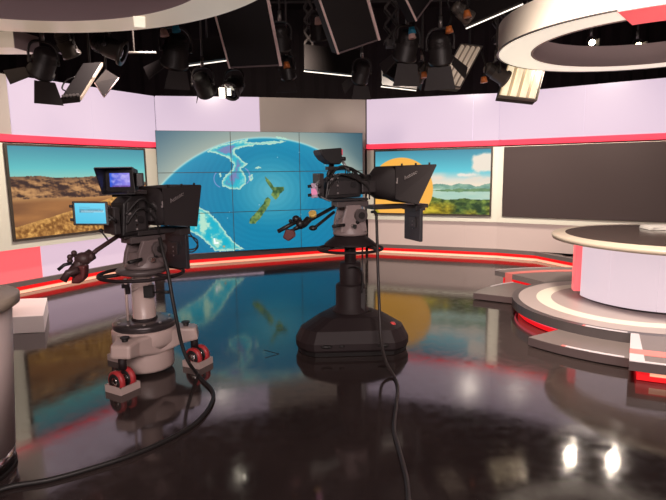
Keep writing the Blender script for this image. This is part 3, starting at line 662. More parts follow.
# centre cluster
fresnel(at(287, 68, 7.0), (.1, .6, -.8), .12, .34, 'slim lamp with bright side reflection right of the tallest softlight', ((270, .25, .2, 60),), plug=[(m_orange, (0, -.12, .05))])
fresnel(at(318, 26, 6.4), (.1, .5, -.8), .13, .38, 'dim black lamp with pale plug left of the tilted softlight', (), plug=[(m_pinkplug, (.0, -.16, .05))])
fresnel(at(280, 38, 6.6), (0, .5, -.8), .15, .36, 'dim black lamp between the two large softlights', F4[:2])
fresnel(at(362, 72, 7.2), (-.2, .7, -.65), .14, .34, 'black lamp with a mauve lower flap above grey wall panel', ((270, .28, .2, 50), (180, .28, .15, 30)))
fresnel(at(407, 45, 6.3), (-.1, .55, -.75), .17, .4, 'black lamp with blue plug under the corner softlight', ((270, .4, .24, 35), (180, .3, .2, 40)), plug=[(m_blue, (.02, -.2, .14)), (m_pinkplug, (.02, -.2, .09))])
fresnel(at(440, 48, 6.2), (.2, .55, -.75), .17, .4, 'black lamp with orange plug and triangular barn doors', ((0, .36, .2, 40), (270, .4, .26, 30)), plug=[(m_orange, (.05, -.2, .18))])
fresnel(at(462, 12, 5.9), (.75, .3, -.5), .10, .30, 'small lamp with a gleaming rim at top centre right', (), plug=[(m_orange, (.02, -.12, -.02))], body=mat('bronze_enamel', (.12, .10, .085), .35), lens=m_glow)
fresnel(at(422, 72, 7.0), (-.5, .5, -.7), .11, .3, 'lamp with orange plug and two bright slots left of dimmer tube bank', ((0, .2, .1, 30),), plug=[(m_orange, (0, -.12, -.02))], body=mat('bronze_enamel', (.12, .1, .085), .35))
fresnel(at(496, 73, 6.8), (.8, .1, -.45), .12, .40, 'cylindrical lamp with gleaming bands beside the brightest tube bank', (), plug=[(m_orange, (-.18, -.1, -.06))], body=mat('bronze_enamel', (.12, .1, .085), .35), lens=mat('amber_lit_lens', (.8, .7, .5), .3, emit=(1, .78, .45), es=1.5), flare=1.2)
for px, py, Y, lab in ((591, 42, 9.05, 'lit spotlight seen through the beige ring, left one'), (637, 45, 8.6, 'lit spotlight seen through the beige ring, right one')):
    c = at(px, py, Y); fresnel(c, (-c.x*.55, -c.y, -.95*3), .07, .26, lab, ((180, .12, .1, 40),), lens=m_spot)
# perforated LED heads
def led_head(c, label, rot):
    c = Vector(c); o = empty('led_panel_light', c, label, 'studio light'); M_ = Matrix.Translation(c) @ Matrix.Rotation(R(rot), 4, 'Y') @ Matrix.Rotation(R(-25), 4, 'X')
    MB(M_).box((0, 0, 0), (.24, .07, .34)).build('housing', m_fix2, o, .008)
    mb = MB(M_)
    for i in range(4):
        for j in range(6): mb.cyl((-.085+i*.057, -.036, -.13+j*.052), (-.085+i*.057, -.04, -.13+j*.052), .014, 8)
    mb.build('perforations', m_rubber, o)
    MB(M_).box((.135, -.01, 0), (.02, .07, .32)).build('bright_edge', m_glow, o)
    MB().cyl(c, c+Vector((0, 0, .3)), .02, 8).build('stem', m_fix2, o); hanger(c+Vector((0, 0, .28)), o)
led_head(at(396, 69, 7.2), 'small perforated black light with one bright edge, above the lake screen', 30)
# battens: black panels, the glint on the lower edge painted as emission
def batten(a, b, h, label):
    p0, p1 = at(*a), at(*b); o = empty('light_batten', (p0+p1)/2, label, 'studio light', 'edge-lit black panel lights'); u = p1-p0; e = u.normalized()
    up = Vector((0, .35, .94)).normalized()*h
    MB().slab(p0, p1, p0+up, .05).build('housing', m_fix, o)
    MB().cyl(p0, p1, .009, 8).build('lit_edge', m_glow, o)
    mb = MB(); k = 0.06
    while k < .93:
        w_ = random.uniform(.03, .09); hh = random.choice((.045, .07, .095))
        q = p0+u*k+up.normalized()*hh-Vector((0, .012, 0)); mb.slab(q, q+u*w_, q+up.normalized()*.012, .008); k += w_+random.uniform(.03, .1)
    mb.build('lit_slots', mat('dim_lit_slot', (.7, .65, .6), .4, emit=(1, .9, .8), es=.9), o)
    hanger(p0+u*.5+up, o)
batten((304, 71, 7.6), (361, 77, 7.7), .38, 'black panel light with brightest white lower edge, right of slim lamp')
batten((381, 86.5, 8.2), (416, 90.5, 8.3), .30, 'black panel light with thin white lower edge just above the wall top')
batten((186, 66, 7.4), (226.5, 60.5, 7.2), .34, 'black panel light with white lower edge left of the tallest softlight')
batten((466, 28.5, 6.4), (523, 4, 6.0), .34, 'black panel light with a long white slanting edge beside the beige ring')
# pantograph hoists
def pantograph(top, bot, w, n, label, m):
    t, b = Vector(top), Vector(bot); o = empty('pantograph_hoist', b, label, 'hoist')
    for s_ in (-1, 1):
        mb = MB(); mb2 = MB()
        for i in range(n):
            z0, z1 = b.lerp(t, i/n), b.lerp(t, (i+1)/n); y = Vector((0, .05*s_, 0))
            mb.slab(z0+Vector((-w, 0, 0))+y, z0+Vector((-w, 0, .03))+y, z1+Vector((w, 0, 0))+y, .012)
            mb2.slab(z0+Vector((w, 0.014, 0))+y, z0+Vector((w, .014, .03))+y, z1+Vector((-w, .014, 0))+y, .012)
        mb.build('scissor_arm', m, o); mb2.build('scissor_arm', m, o)
    MB().box(b, (.12, .14, .08)).build('head_bracket', m_fix2, o)
    MB().cyl(t, Vector((t.x, t.y, 5.2)), .02, 8).build('drop_rod', m_fix2, o)
m_pan = mat('brown_steel_arm', (.055, .042, .04), .4, metal=.4)
b_ = at(391, 44, 6.8); pantograph((b_.x, b_.y, 4.3), b_, .085, 6, 'brown scissor hoist between the tilted softlight and corner softlight', m_pan)
b_ = at(500, 40, 7.2); pantograph((b_.x, b_.y, 4.3), b_, .09, 5, 'scissor hoist just left of the beige ring', m_pan)
b_ = at(309, 57, 8.3); pantograph((b_.x, b_.y, 4.3), b_, .07, 6, 'dim scissor hoist left of the tilted softlight', m_pan)
b_ = at(64, 50, 6.4); pantograph((b_.x, b_.y, 4.3), b_, .07, 6, 'scissor hoist above the tilted flat lamp at left', m_pan)
p_ = MB().cyl(at(112, 52.5, 6.6), at(156, 52.5, 6.6), .014, 10).build('support_arm', m_steel); tag(p_, 'short grey metal arm right of the flared lamp', 'pipe')
q_ = at(134, 52.5, 6.6); hb = MB().cyl(q_, Vector((q_.x, q_.y, 5.2)), .012, 8).build('drop_rod', m_fix2, p_)
# ------------------------------------------------------------------ camera rigs
def frame(ax, yaw): return Matrix.Translation((ax.x, ax.y, 0)) @ Matrix.Rotation(R(yaw), 4, 'Z')   # local +X = lens direction, -Y = the side towards us
AXL, AXR = Vector((-1.49, 4.15, 0)), Vector((.155, 4.74, 0))
# --- cream pedestal
AXP = AXL+Vector((-.032, 0, 0))
pl = empty('studio_pedestal', AXP, 'cream camera pedestal with red castor wheels, carrying the left camera', 'camera pedestal')
M0 = Matrix.Translation(AXP)
MB(M0).lathe((0, 0, 0), [(0, .03), (.205, .03), (.212, .05), (.212, .28), (.20, .30), (0, .30)], 48).build('lower_drum', m_pedw, pl)
MB(M0).lathe((0, 0, 0), [(0, .22), (.23, .22), (.255, .26), (.255, .345), (.24, .362), (0, .362)], 48).build('base_housing', m_pedw, pl)
MB(M0).lathe((0, 0, 0), [(0, .36), (.236, .36), (.243, .37), (.243, .402), (.236, .412), (.16, .419), (0, .419)], 48).build('dark_collar', mat('satin_dark_collar', (.06, .05, .052), .28, metal=.4), pl)
for k in range(10):
    a = 2*PI*k/10; MB(M0).cyl((.20*math.cos(a), .20*math.sin(a), .412), (.20*math.cos(a), .20*math.sin(a), .423), .012, 10).build('collar_bolt', m_steel, pl)
for cp in (ground(123, 389.5), ground(198, 364.5), AXP+Vector((-.30, .24, 0))):
    d = (cp-AXP); d.z = 0; L = d.length; e = d.normalized(); s = Vector((-e.y, e.x, 0))
    def P(a, b, z): return AXP+e*a+s*b+Vector((0, 0, z))
    ks = .86
    MB().hexa([P(.12, -.19, .17), P(.12, .19, .17), P(L-.10, .095, .215), P(L+.02, .075, .235), P(L+.02, -.075, .235), P(L-.10, -.095, .215)],
              [P(.10, -.20, .355), P(.10, .20, .355), P(L-.12, .095, .345), P(L+.005, .075, .335), P(L+.005, -.075, .335), P(L-.12, -.095, .345)]).build('leg', m_pedw, pl, .02)
    c_ = MB().cyl(P(L-.02, 0, .15), P(L-.02, 0, .24), .03, 14).build('castor', m_pedd, pl)
    wd = Vector((.86, -.5, 0)) if cp.x < -1.5 else Vector((.9, -.44, 0)); ax_ = Vector((wd.y, -wd.x, 0))*-1
    ctr = P(L, 0, .093*ks)
    for q in (-1, 1):
        o_ = ctr+ax_*.047*q
        w_ = MB().lathe(o_, [(x*ks, z*ks) for x, z in [(.03, -.025), (.075, -.025), (.092, -.015), (.092, .015), (.075, .025), (.03, .025)]], 28, axis=ax_).build('wheel', m_wheel, c_)
        h_ = MB().lathe(o_, [(x*ks, z*ks) for x, z in [(0, -.028), (.032, -.028), (.036, -.02), (.036, .02), (.032, .028), (0, .028)]], 20, axis=ax_).build('hub', m_bolt, c_)
        MB().lathe(o_, [(x*ks, z*ks) for x, z in [(.036, -.0265), (.07, -.0265), (.07, .0265), (.036, .0265)]], 24, axis=ax_).build('tyre_disc', m_rubber, c_)
    Mx = Matrix.Translation(ctr) @ Matrix(((wd.x, ax_.x, 0, 0), (wd.y, ax_.y, 0, 0), (0, 0, 1, 0), (0, 0, 0, 1))) @ Matrix.Scale(ks, 4)
    g = MB(Mx); g.box((0, -.095, -.062), (.20, .012, .062)); g.box((0, .095, -.062), (.20, .012, .062)); g.box((-.096, 0, -.062), (.012, .20, .062)); g.box((.096, 0, -.062), (.012, .20, .062))
    g.build('cable_guard', m_pedw, c_)
    MB().cyl(P(L-.08, 0, .335), P(L-.08, 0, .368), .022, 14).build('brake_knob', m_rubber, pl); MB().cyl(P(L-.08, 0, .366), P(L-.08, 0, .376), .034, 14).build('brake_knob', m_rubber, pl)
MB(M0).lathe((0, 0, 0), [(.095, .415), (.088, .43), (.086, .70), (.075, .70), (.075, .80)], 36).build('column', m_pedw, pl)
MB(M0).lathe((0, 0, 0), [(.10, .415), (.10, .432), (.086, .437)], 36).build('column_seal', m_pedd, pl)
MB(M0).cyl((-.115, -.05, .37), (-.115, -.05, .76), .011, 10).build('guide_rod', m_pedw, pl)
g = MB(M0); g.box((-.115, -.05, .70), (.05, .04, .03)); g.box((-.10, -.05, .66), (.03, .03, .05)); g.build('rod_clamp', m_pedd, pl)
MB(M0).cyl((-.05, -.085, .68), (.06, -.05, .71), .018, 10).build('lock_lever', m_pedw, pl)
g = MB(M0); g.box((.075, -.07, .66), (.07, .06, .09)); g.cyl((.10, -.09, .655), (.25, -.09, .655), .008, 8); g.cyl((.17, -.09, .655), (.25, -.09, .655), .013, 8); g.build('brake_handle', m_rubber, pl)
def steering(root, M0, z, r, rod, m, zc, rc):
    pts = [(r*math.cos(2*PI*i/48), r*math.sin(2*PI*i/48), z) for i in range(49)]
    MB(M0).tube(pts, rod, 10).build('steering_ring', m, root)
    for k in range(3):
        a = R(90+120*k); MB(M0).tube([(rc*math.cos(a), rc*math.sin(a), zc), (r*.6*math.cos(a), r*.6*math.sin(a), (z+zc)/2), (r*math.cos(a), r*math.sin(a), z)], rod*1.1, 8).build('spoke', m, root)
steering(pl, M0, .79, .32, .014, m_pedd, .80, .15)
MB(M0).lathe((0, 0, 0), [(0, .775), (.10, .775), (.185, .80), (.195, .82), (.185, .835), (0, .84)], 40).build('top_plate', m_headd, pl)
# --- dark pedestal
pr = empty('studio_pedestal', AXR, 'dark wide-skirted camera pedestal, carrying the right camera', 'camera pedestal')
M1 = Matrix.Translation(AXR)
def tri(r, cut, z, rot, k=5):       # rounded triangle outline
    out = []
    for i in range(3):
        a = R(rot+120*i)
        for j in range(k):
            b = a+R(-34+68*j/(k-1)); out.append(Vector((r*math.cos(a)*(1-cut)+r*cut*math.cos(b)*1.0, r*math.sin(a)*(1-cut)+r*cut*math.sin(b), z)))
    return out
def loft(mb, rings):
    n_ = len(rings[0]); vs = [p for r_ in rings for p in r_]
    fs = [(i*n_+k, i*n_+(k+1) % n_, (i+1)*n_+(k+1) % n_, (i+1)*n_+k) for i in range(len(rings)-1) for k in range(n_)]
    return mb.add(vs, fs+[tuple(range(n_))[::-1], tuple(range((len(rings)-1)*n_, len(rings)*n_))])
ROT = 93
loft(MB(M1), [tri(.52, .52, .035, ROT), tri(.54, .52, .06, ROT), tri(.54, .52, .115, ROT), tri(.485, .50, .215, ROT), tri(.30, .7, .30, ROT), tri(.20, .9, .315, ROT)]).build('skirt', m_pedd, pr, .012)
loft(MB(M1), [tri(.52, .52, .004, ROT), tri(.53, .52, .04, ROT)]).build('ground_bumper', m_rubber, pr)
for x in (-.20, .24): MB(M1).ball((x*1.1, -.388+x*.05, .098), (.05, .018, .015)).build('foot_slot', m_rubber, pr)
MB(M1).ball((-.09, -.390, .098), (.024, .012, .011)).build('foot_slot', m_rubber, pr)
MB(M1).lathe((.36, -.20, .205), [(0, .05), (.022, .046), (.032, .03), (.034, 0)], 18).build('red_button', m_redlamp, pr)
MB(M1).box((-.17, -.10, .292), (.12, .07, .03)).build('cable_cleat', m_rubber, pr, .008); MB(M1).box((.15, -.06, .305), (.10, .05, .02)).build('cable_cleat', m_rubber, pr, .005)
MB(M1).lathe((0, 0, 0), [(0, .30), (.175, .30), (.16, .33), (.135, .36), (.135, .55), (.12, .565), (0, .565)], 36).build('outer_column', m_pedd, pr)
MB(M1).lathe((0, 0, 0), [(.098, .56), (.098, .75), (.09, .76), (0, .76)], 36).build('middle_column', m_pedd, pr)
MB(M1).lathe((0, 0, 0), [(.052, .75), (.052, .94)], 30).build('inner_column', m_pedd, pr)
g = MB(M1); g.box((.10, -.07, .42), (.05, .06, .22)); g.cyl((.105, -.09, .33), (.105, -.09, .93), .007, 8); g.cyl((.105, -.09, .55), (.105, -.09, .68), .014, 8); g.build('gas_spring', m_dark2, pr)
MB(M1).tube(smooth_path([(-.02, -.09, .72), (.06, -.15, .74), (.10, -.11, .66), (.10, -.12, .5)], 5), .008, 6).build('hose', m_rubber, pr)
steering(pr, M1, .885, .29, .013, m_pedd, .94, .16)
MB(M1).lathe((0, 0, 0), [(0, .90), (.06, .90), (.235, .925), (.215, .945), (.155, .99), (.145, 1.005), (0, 1.008)], 40).build('cone_cover', m_pedd, pr)
# --- pan and tilt head
def pan_head(M, root, z0, z1, light):
    m = m_headg if light else mat('dark_grey_cast_head', (.17, .13, .128), .42, noise=.08, nscale=25); n_ = z1-z0
    MB(M).lathe((0, 0, 0), [(0, z0), (.15, z0), (.155, z0+.02), (.13, z0+n_*.22), (.115, z0+n_*.5), (0, z0+n_*.5)], 32).build('pan_base', m, root)
    for s_ in (-1, 1):
        y = .095*s_
        MB(M).prism([(-.13, y-.02, z0+.03), (.12, y-.02, z0+.03), (.10, y-.02, z0+n_*.55), (.06, y-.02, z1-.02), (-.07, y-.02, z1-.02), (-.11, y-.02, z0+n_*.5)], (0, .04, 0)).build('side_cheek', m, root, .008)
        MB(M).cyl((.05, y-.022*s_*-1, z0+n_*.62), (.05, y+.055*s_, z0+n_*.62), .058, 20).build('tilt_drum', m_headd, root)
        MB(M).cyl((.05, y+.05*s_, z0+n_*.62), (.05, y+.065*s_, z0+n_*.62), .03, 16).build('drag_knob', m_rubber, root)
    MB(M).box((0, 0, z1-.015), (.30, .15, .05)).build('camera_plate', m_headd, root, .006)
    MB(M).cyl((-.10, -.12, z0+n_*.35), (-.22, -.15, z0+n_*.33), .014, 10).build('lock_lever', m_rubber, root)
    MB(M).cyl((-.02, -.11, z0+n_*.3), (-.02, -.16, z0+n_*.3), .02, 12).build('lock_knob', m_bolt, root)
    MB(M).ball((.02, -.13, z0+n_*.42), .018).build('lock_knob', m_rubber, root)
ML, MR = frame(AXL, 50), frame(AXR, 20)
hl = empty('pan_tilt_head', AXL+Vector((0, 0, .84)), 'grey pan and tilt head with brown hand grips under the left camera', 'camera head')
pan_head(ML, hl, .842, 1.085, False)
hr = empty('pan_tilt_head', AXR+Vector((0, 0, 1.008)), 'grey pan and tilt head with maroon grip under the right camera', 'camera head')
pan_head(MR, hr, 1.012, 1.30, True)
# pan bars (world positions: they reach back and down from the head)
def barset(root, pts, r, m=m_headd): return MB().tube(pts, r, 12).build('pan_bar', m, root)
def a_(px, py, Y): return at(px, py, Y)
barset(hl, [a_(118, 236, 4.02), a_(97, 250, 3.88), a_(89, 257, 3.82)], .017, m_brown)
MB().cyl(a_(108, 240, 3.95), a_(101, 231, 3.93), .006, 8).build('tally_stalk', m_dark, hl); MB().ball(a_(101, 230.5, 3.93), .016).build('tally_stalk', m_dark, hl)
MB().tube([a_(92, 254, 3.84), a_(82, 261, 3.78), a_(71, 276, 3.74)], .043, 14).build('zoom_demand', m_brown, hl)
MB().ball(a_(83, 259, 3.78), (.06, .05, .05)).build('grip_housing', m_brown, hl)
p = [a_(74, 266, 3.72), a_(85, 266, 3.72), a_(84, 279, 3.72), a_(78, 284, 3.72), a_(70, 284, 3.72)]
MB().prism(p, (0, .08, 0)).build('grip_body', m_maroon, hl, .015)
MB().tube([a_(79, 270, 3.70), a_(68, 273, 3.68), a_(63, 281, 3.66)], .026, 12).build('thumb_rest', m_brown, hl)
MB().tube([a_(72, 263, 3.70), a_(64, 265, 3.68), a_(58, 270, 3.66)], .012, 8).build('lever', m_dark, hl)
for x, y in ((70, 257), (74, 253), (70, 261)): MB().ball(a_(x, y, 3.74), .020).build('control_knob', m_brown, hl)
MB().cyl(a_(73, 255, 3.75), a_(80, 258, 3.77), .013, 8).build('control_arm', m_brown, hl)
MB().cyl(a_(85, 262, 3.76), a_(86, 270, 3.76), .006, 6).build('cable_stub', m_headg, hl); MB().ball(a_(91, 257, 3.78), (.022, .02, .03)).build('control_knob', m_brown, hl)
barset(hr, [a_(334, 207, 4.55), a_(314, 218, 4.40), a_(306, 222, 4.34)], .015, m_dark)
barset(hr, [a_(334, 212, 4.50), a_(318, 225, 4.36), a_(312, 229, 4.32)], .013, m_dark)
MB().tube([a_(309, 219, 4.36), a_(304, 224, 4.33), a_(300, 226, 4.30)], .030, 12).build('bar_clamp', m_dark, hr)
MB().ball(a_(313, 228, 4.32), (.035, .03, .022)).build('bar_end', m_dark, hr)
MB().cyl(a_(312.5, 212.5, 4.36), a_(312.8, 216, 4.38), .032, 16).build('yellow_knob', m_yellow, hr)
MB().tube([a_(303, 224, 4.30), a_(294, 229, 4.26)], .014, 10).build('pan_bar', m_dark, hr)
MB().tube([a_(301, 219, 4.30), a_(278, 231.5, 4.22)], .017, 12).build('zoom_demand', m_dark, hr)
MB().tube([a_(299, 228, 4.30), a_(288, 231.5, 4.24)], .012, 12).build('focus_handle', m_dark, hr)
MB().ball(a_(296, 219, 4.28), (.032, .03, .03)).build('grip_housing', m_dark, hr); MB().ball(a_(300, 224, 4.28), (.034, .03, .034)).build('grip_housing', m_dark, hr); MB().ball(a_(290.5, 221, 4.26), (.016, .02, .016)).build('control_knob', m_dark, hr)
p = [a_(285.5, 229.5, 4.22), a_(294, 230.5, 4.22), a_(295.5, 236.5, 4.22), a_(288.5, 241.5, 4.22), a_(282.5, 238, 4.22)]
MB().prism(p, (0, .07, 0)).build('grip_body', m_maroon, hr, .01)
# --- text
def lettering(txt, M, size, parent, m):
    c = bpy.data.curves.new('lettering', 'FONT'); c.body = txt; c.size = size; c.extrude = .0012; c.align_x = 'CENTER'; c.align_y = 'CENTER'; c.resolution_u = 3
    t = bpy.data.objects.new('tmp', c); COL.objects.link(t); dg = bpy.context.evaluated_depsgraph_get(); me = bpy.data.meshes.new_from_object(t.evaluated_get(dg)); bpy.data.objects.remove(t)
    me.transform(M); me.materials.clear(); me.materials.append(m); o = bpy.data.objects.new('lettering', me); COL.objects.link(o)
    o.parent = parent; o.matrix_parent_inverse = parent.matrix_basis.inverted(); return o
# --- teleprompter hood (rear t0, top front t1, bottom front t2)
def prompter(M, org, t0, t1, t2, zb, zt_, lift, tp, zp0, zp1, label, logo=True, rearlip=.12, mw=.44):
    o = empty('teleprompter', org, label, 'teleprompter'); w, wf = .205, .235; th = .008
    rb, rt, fb, ft = (t0, zb+.02), (t0, zt_-.012), (t2, zb-lift), (t1, zt_)
    def q(p, y): return Vector((p[0], y, p[1]))
    for s_ in (-1, 1):
        MB(M).prism([q(rb, w*s_), q(fb, wf*s_), q(ft, wf*s_), q(rt, w*s_)], (0, th*s_, 0)).build('side_panel', m_hood, o)
    MB(M).hexa([q(rt, -w), q(ft, -wf), q(ft, wf), q(rt, w)], [q(rt, -w)+Vector((0, 0, th)), q(ft, -wf)+Vector((0, 0, th)), q(ft, wf)+Vector((0, 0, th)), q(rt, w)+Vector((0, 0, th))]).build('top_panel', m_hood, o)
    MB(M).hexa([q(rb, -w), q(fb, -wf), q(fb, wf), q(rb, w)], [q(rb, -w)+Vector((0, 0, th)), q(fb, -wf)+Vector((0, 0, th)), q(fb, wf)+Vector((0, 0, th)), q(rb, w)+Vector((0, 0, th))]).build('bottom_panel', m_hood, o)
    # cloth shroud narrowing back to the lens
    c0 = (zb+zt_)/2; k = 16
    def ringp(t, hy, hz, zc, sq): 
        return [Vector((t, hy*math.copysign(abs(math.cos(a))**sq, math.cos(a)), zc+hz*math.copysign(abs(math.sin(a))**sq, math.sin(a)))) for a in (2*PI*(i+.5)/k for i in range(k))]
    rs = [ringp(t0+.004, w, (zt_-zb)/2-.012, c0, .35), ringp(t0-rearlip*.25, w*.96, (zt_-zb)/2*.93, c0, .45), ringp(t0-rearlip*.62, w*.66, (zt_-zb)/2*.66, c0-.01, .7), ringp(t0-rearlip, w*.40, (zt_-zb)*.21, c0-.02, 1)]
    vs = [p for r_ in rs for p in r_]; MB(M).add(vs, [(i*k+j, i*k+(j+1) % k, (i+1)*k+(j+1) % k, (i+1)*k+j) for i in range(3) for j in range(k)], True).build('cloth_shroud', m_hood, o)
    MB(M).hexa([q((t0+.03, zb+.01), -w+.01), q((t0+.03, zb+.01), w-.01), q((t0+.03, zb+.01), w-.01)+Vector((.004, 0, 0)), q((t0+.03, zb+.01), -w+.01)+Vector((.004, 0, 0))],
               [q((t1-.05, zt_-.02), -w), q((t1-.05, zt_-.02), w), q((t1-.05, zt_-.02), w)+Vector((.004, 0, 0)), q((t1-.05, zt_-.02), -w)+Vector((.004, 0, 0))]).build('mirror_glass', m_lens, o)
    for f_ in (.15, .5, .85):
        t = t0+(t1-t0)*f_; z = zt_-.012+.012*f_; MB(M).cyl((t, -w-.01, z+.004), (t, -w-.01, z+.026), .009, 8).build('fastener', m_rubber, o)
    # rail and talent monitor underneath
    MB(M).box(((t0-.10+tp)/2+.02, 0, zb-lift-.025), (tp-t0+.26, .20, .035)).build('support_rail', m_dark2, o, .004)
    MB(M).box((tp, 0, zb-lift-.04), (.10, mw*.9, .05)).build('monitor_mount', m_dark2, o, .004)
    MB(M).box((tp, 0, (zp0+zp1)/2), (.035, mw, zp1-zp0)).build('talent_monitor', mat('monitor_back_grey', (.026, .026, .031), .45, noise=.1, nscale=20), o, .006)
    MB(M).box((tp-.022, -.02, (zp0+zp1)/2+.02), (.012, .12, .10)).build('monitor_back_plate', m_dark2, o, .003)
    g_ = MB(M)
    for k_ in range(3): g_.cyl((tp-.03, -.03, (zp0+zp1)/2+.03-.035*k_), (tp-.026, -.03, (zp0+zp1)/2+.03-.035*k_), .007, 8)
    g_.build('monitor_screws', m_letter, o)
    ang = math.atan2(zt_-zb, .001)
    Mt = M @ Matrix.Translation(((t0+t1)/2-.03, -w-th-.016, (zb+zt_)/2+.085)) @ Matrix.Rotation(R(2.5), 4, 'Z') @ Matrix.Rotation(R(90), 4, 'X') @ Matrix.Rotation(R(24), 4, 'Z')
    lettering('Autoscript', Mt, .047, o, m_letter)
    Mi = M @ Matrix.Translation(((t0+t1)/2-.188, -w-th-.008, (zb+zt_)/2+.018)) @ Matrix.Rotation(R(90), 4, 'X') @ Matrix.Rotation(R(24), 4, 'Z')
    MB(Mi).add([(-.014, -.012, .003), (.0, -.02, .003), (.022, .026, .003), (.010, .026, .003), (-.002, -.002, .003), (-.010, .004, .003)], [(0, 1, 2, 3, 4, 5)]).build('logo_tick', m_letter, o)
    return o
prompter(ML, AXL+Vector((.2, .2, 1.1)), .06, .395, .335, 1.160, 1.472, .012, .27, .805, 1.085, 'black teleprompter hood and monitor on the front of the left camera', rearlip=.03, mw=.38)
prompter(MR, AXR+Vector((.4, .15, 1.2)), .345, .735, .555, 1.305, 1.618, .03, .64, .925, 1.232, 'black teleprompter hood and monitor on the front of the right camera', rearlip=.19, mw=.30)
# --- camera bodies
def camera_body(M, org, t0, t1, zb, zt_, label, lens_to, w=.095):
    o = empty('broadcast_camera', org, label, 'camera')
    MB(M).prism([(t0, -w, zb), (t1, -w, zb+.01), (t1, -w, zt_-.03), (t1-.06, -w, zt_), (t0+.10, -w, zt_-.005), (t0+.02, -w, zt_-.07)], (0, 2*w, 0)).build('body', m_dark, o, .012)
    MB(M).prism([(t0+.02, -w-.012, zb+.03), (t1-.03, -w-.012, zb+.04), (t1-.03, -w-.012, zt_-.06), (t0+.05, -w-.012, zt_-.06)], (0, .012, 0)).build('side_panel', m_dark2, o, .004)
    for i in range(6): MB(M).cyl((t0+.11, -w-.013, zb+.05+.032*i), (t0+.11, -w-.019, zb+.05+.032*i), .008, 8).build('button', m_bolt if i % 2 else m_letter, o)
    MB(M).cyl((t1-.08, -w-.012, zb+.12), (t1-.08, -w-.026, zb+.12), .028, 16).build('dial', m_dark, o)
    g_ = MB(M)
    for i in range(4): g_.box((t1-.15+.02*i, -w-.0135, zb+.22), (.010, .004, .05))
    g_.build('vent_slots', m_rubber, o)
    MB(M).box((t0+.05, -w-.014, zb+.17), (.04, .006, .016)).build('name_plate', m_letter, o)
    g_ = MB(M)
    for y in (-.06, -.02, .02, .06):
        for z in (.06, .11, .16): g_.cyl((t0-.002, y, zb+z), (t0-.02, y, zb+z), .014, 10)
    g_.build('rear_connectors', m_steel, o)
    MB(M).box((t0-.028, 0, zb+.12), (.05, 2*w-.02, .20)).build('rear_battery_plate', m_dark2, o, .008)
    MB(M).tube(smooth_path([(t0+.06, 0, zt_-.02), (t0+.10, 0, zt_+.035), (t1-.06, 0, zt_+.04), (t1+.0, 0, zt_-.02)], 6), .016, 10).build('carry_handle', m_dark, o)
    MB(M).lathe((t1, 0, (zb+zt_)/2+.01), [(.085, 0), (.09, .02), (.09, .06), (.078, .07), (.078, .12), (.088, .125), (.088, lens_to-.01), (.08, lens_to), (0, lens_to-.01)], 28, axis=(M.to_3x3().inverted() @ (M.to_3x3() @ Vector((1, 0, 0))))).build('lens', m_dark, o)
    MB(M).box((t1+.06, -.10, (zb+zt_)/2-.01), (.13, .06, .10)).build('lens_drive', m_dark2, o, .008)
    for k_, (z, x) in enumerate(((.09, .0), (.16, .05))): MB(M).tube(smooth_path([(t0+.03, -w-.01, zb+z), (t0+.13, -w-.05-.02*k_, zb+z+.12), (t1+.03, -w-.04, zb+z+.02), (t1+.07, -w-.02, zb+z-.1)], 6), .008, 6).build('cable_loop', m_rubber, o)
    MB(M).box((-.02, 0, zb-.012), (.34, .13, .022)).build('base_wedge', m_dark2, o, .003)
    return o
cl_ = camera_body(ML, AXL+Vector((0, 0, 1.1)), -.222, -.0, 1.11, 1.425, 'left broadcast camera, seen from behind, with a lit viewfinder', .055)
cr_ = camera_body(MR, AXR+Vector((0, 0, 1.3)), -.265, .07, 1.338, 1.555, 'right broadcast camera, seen side-on before the globe screen', .11)
g = MB(MR)
for x, z, w_ in ((-.17, 1.545, .05), (-.10, 1.55, .06), (-.02, 1.55, .05)): g.box((x, -.075, z), (w_, .02, .016))
g.build('bright_connectors', m_silver, cr_); MB(MR).tube(smooth_path([(-.31, -.08, 1.50), (-.345, -.09, 1.45), (-.30, -.10, 1.36), (-.22, -.1, 1.32)], 5), .007, 6).build('bright_lead', m_silver, cr_)
g = MB(ML); g.box((-.10, -.08, 1.435), (.16, .10, .03)); g.cyl((.02, -.12, 1.35), (.08, -.14, 1.28), .02, 10); g.build('top_box', m_dark2, cl_, .005)
# viewfinder, left: box with flared sunshade, facing back towards us
fv = Vector((-.10, -.99, 0)).normalized(); sv = Vector((-fv.y, fv.x, 0)); cv = at(119.6, 180, 3.98)
def vq(a, b, z): return cv+sv*a+fv*b+Vector((0, 0, z))
# sv points to our right
if sv.x < 0: sv = -sv
vf = MB().hexa([vq(-.115, 0, -.092), vq(.12, 0, -.092), vq(.10, -.10, -.07), vq(-.10, -.10, -.07)], [vq(-.115, 0, .088), vq(.12, 0, .088), vq(.10, -.10, .075), vq(-.10, -.10, .075)]).build('viewfinder', m_dark, cl_, .008)
sh = MB()
i0 = [(-.108, -.090), (.115, -.090), (.115, .084), (-.108, .084)]; o0 = [(-.082, -.100), (.125, -.100), (.122, .090), (-.112, .088)]; dp = (.10, .03, .05, .14)
for k in range(4):
    k2 = (k+1) % 4; a, b, c, d = i0[k], i0[k2], o0[k], o0[k2]
    P4 = [vq(a[0], 0, a[1]), vq(b[0], 0, b[1]), vq(d[0], dp[k2], d[1]), vq(c[0], dp[k], c[1])]
    nn = (P4[1]-P4[0]).cross(P4[3]-P4[0]).normalized()*.006; sh.prism(P4, nn)
sh.build('sunshade', m_dark, vf)
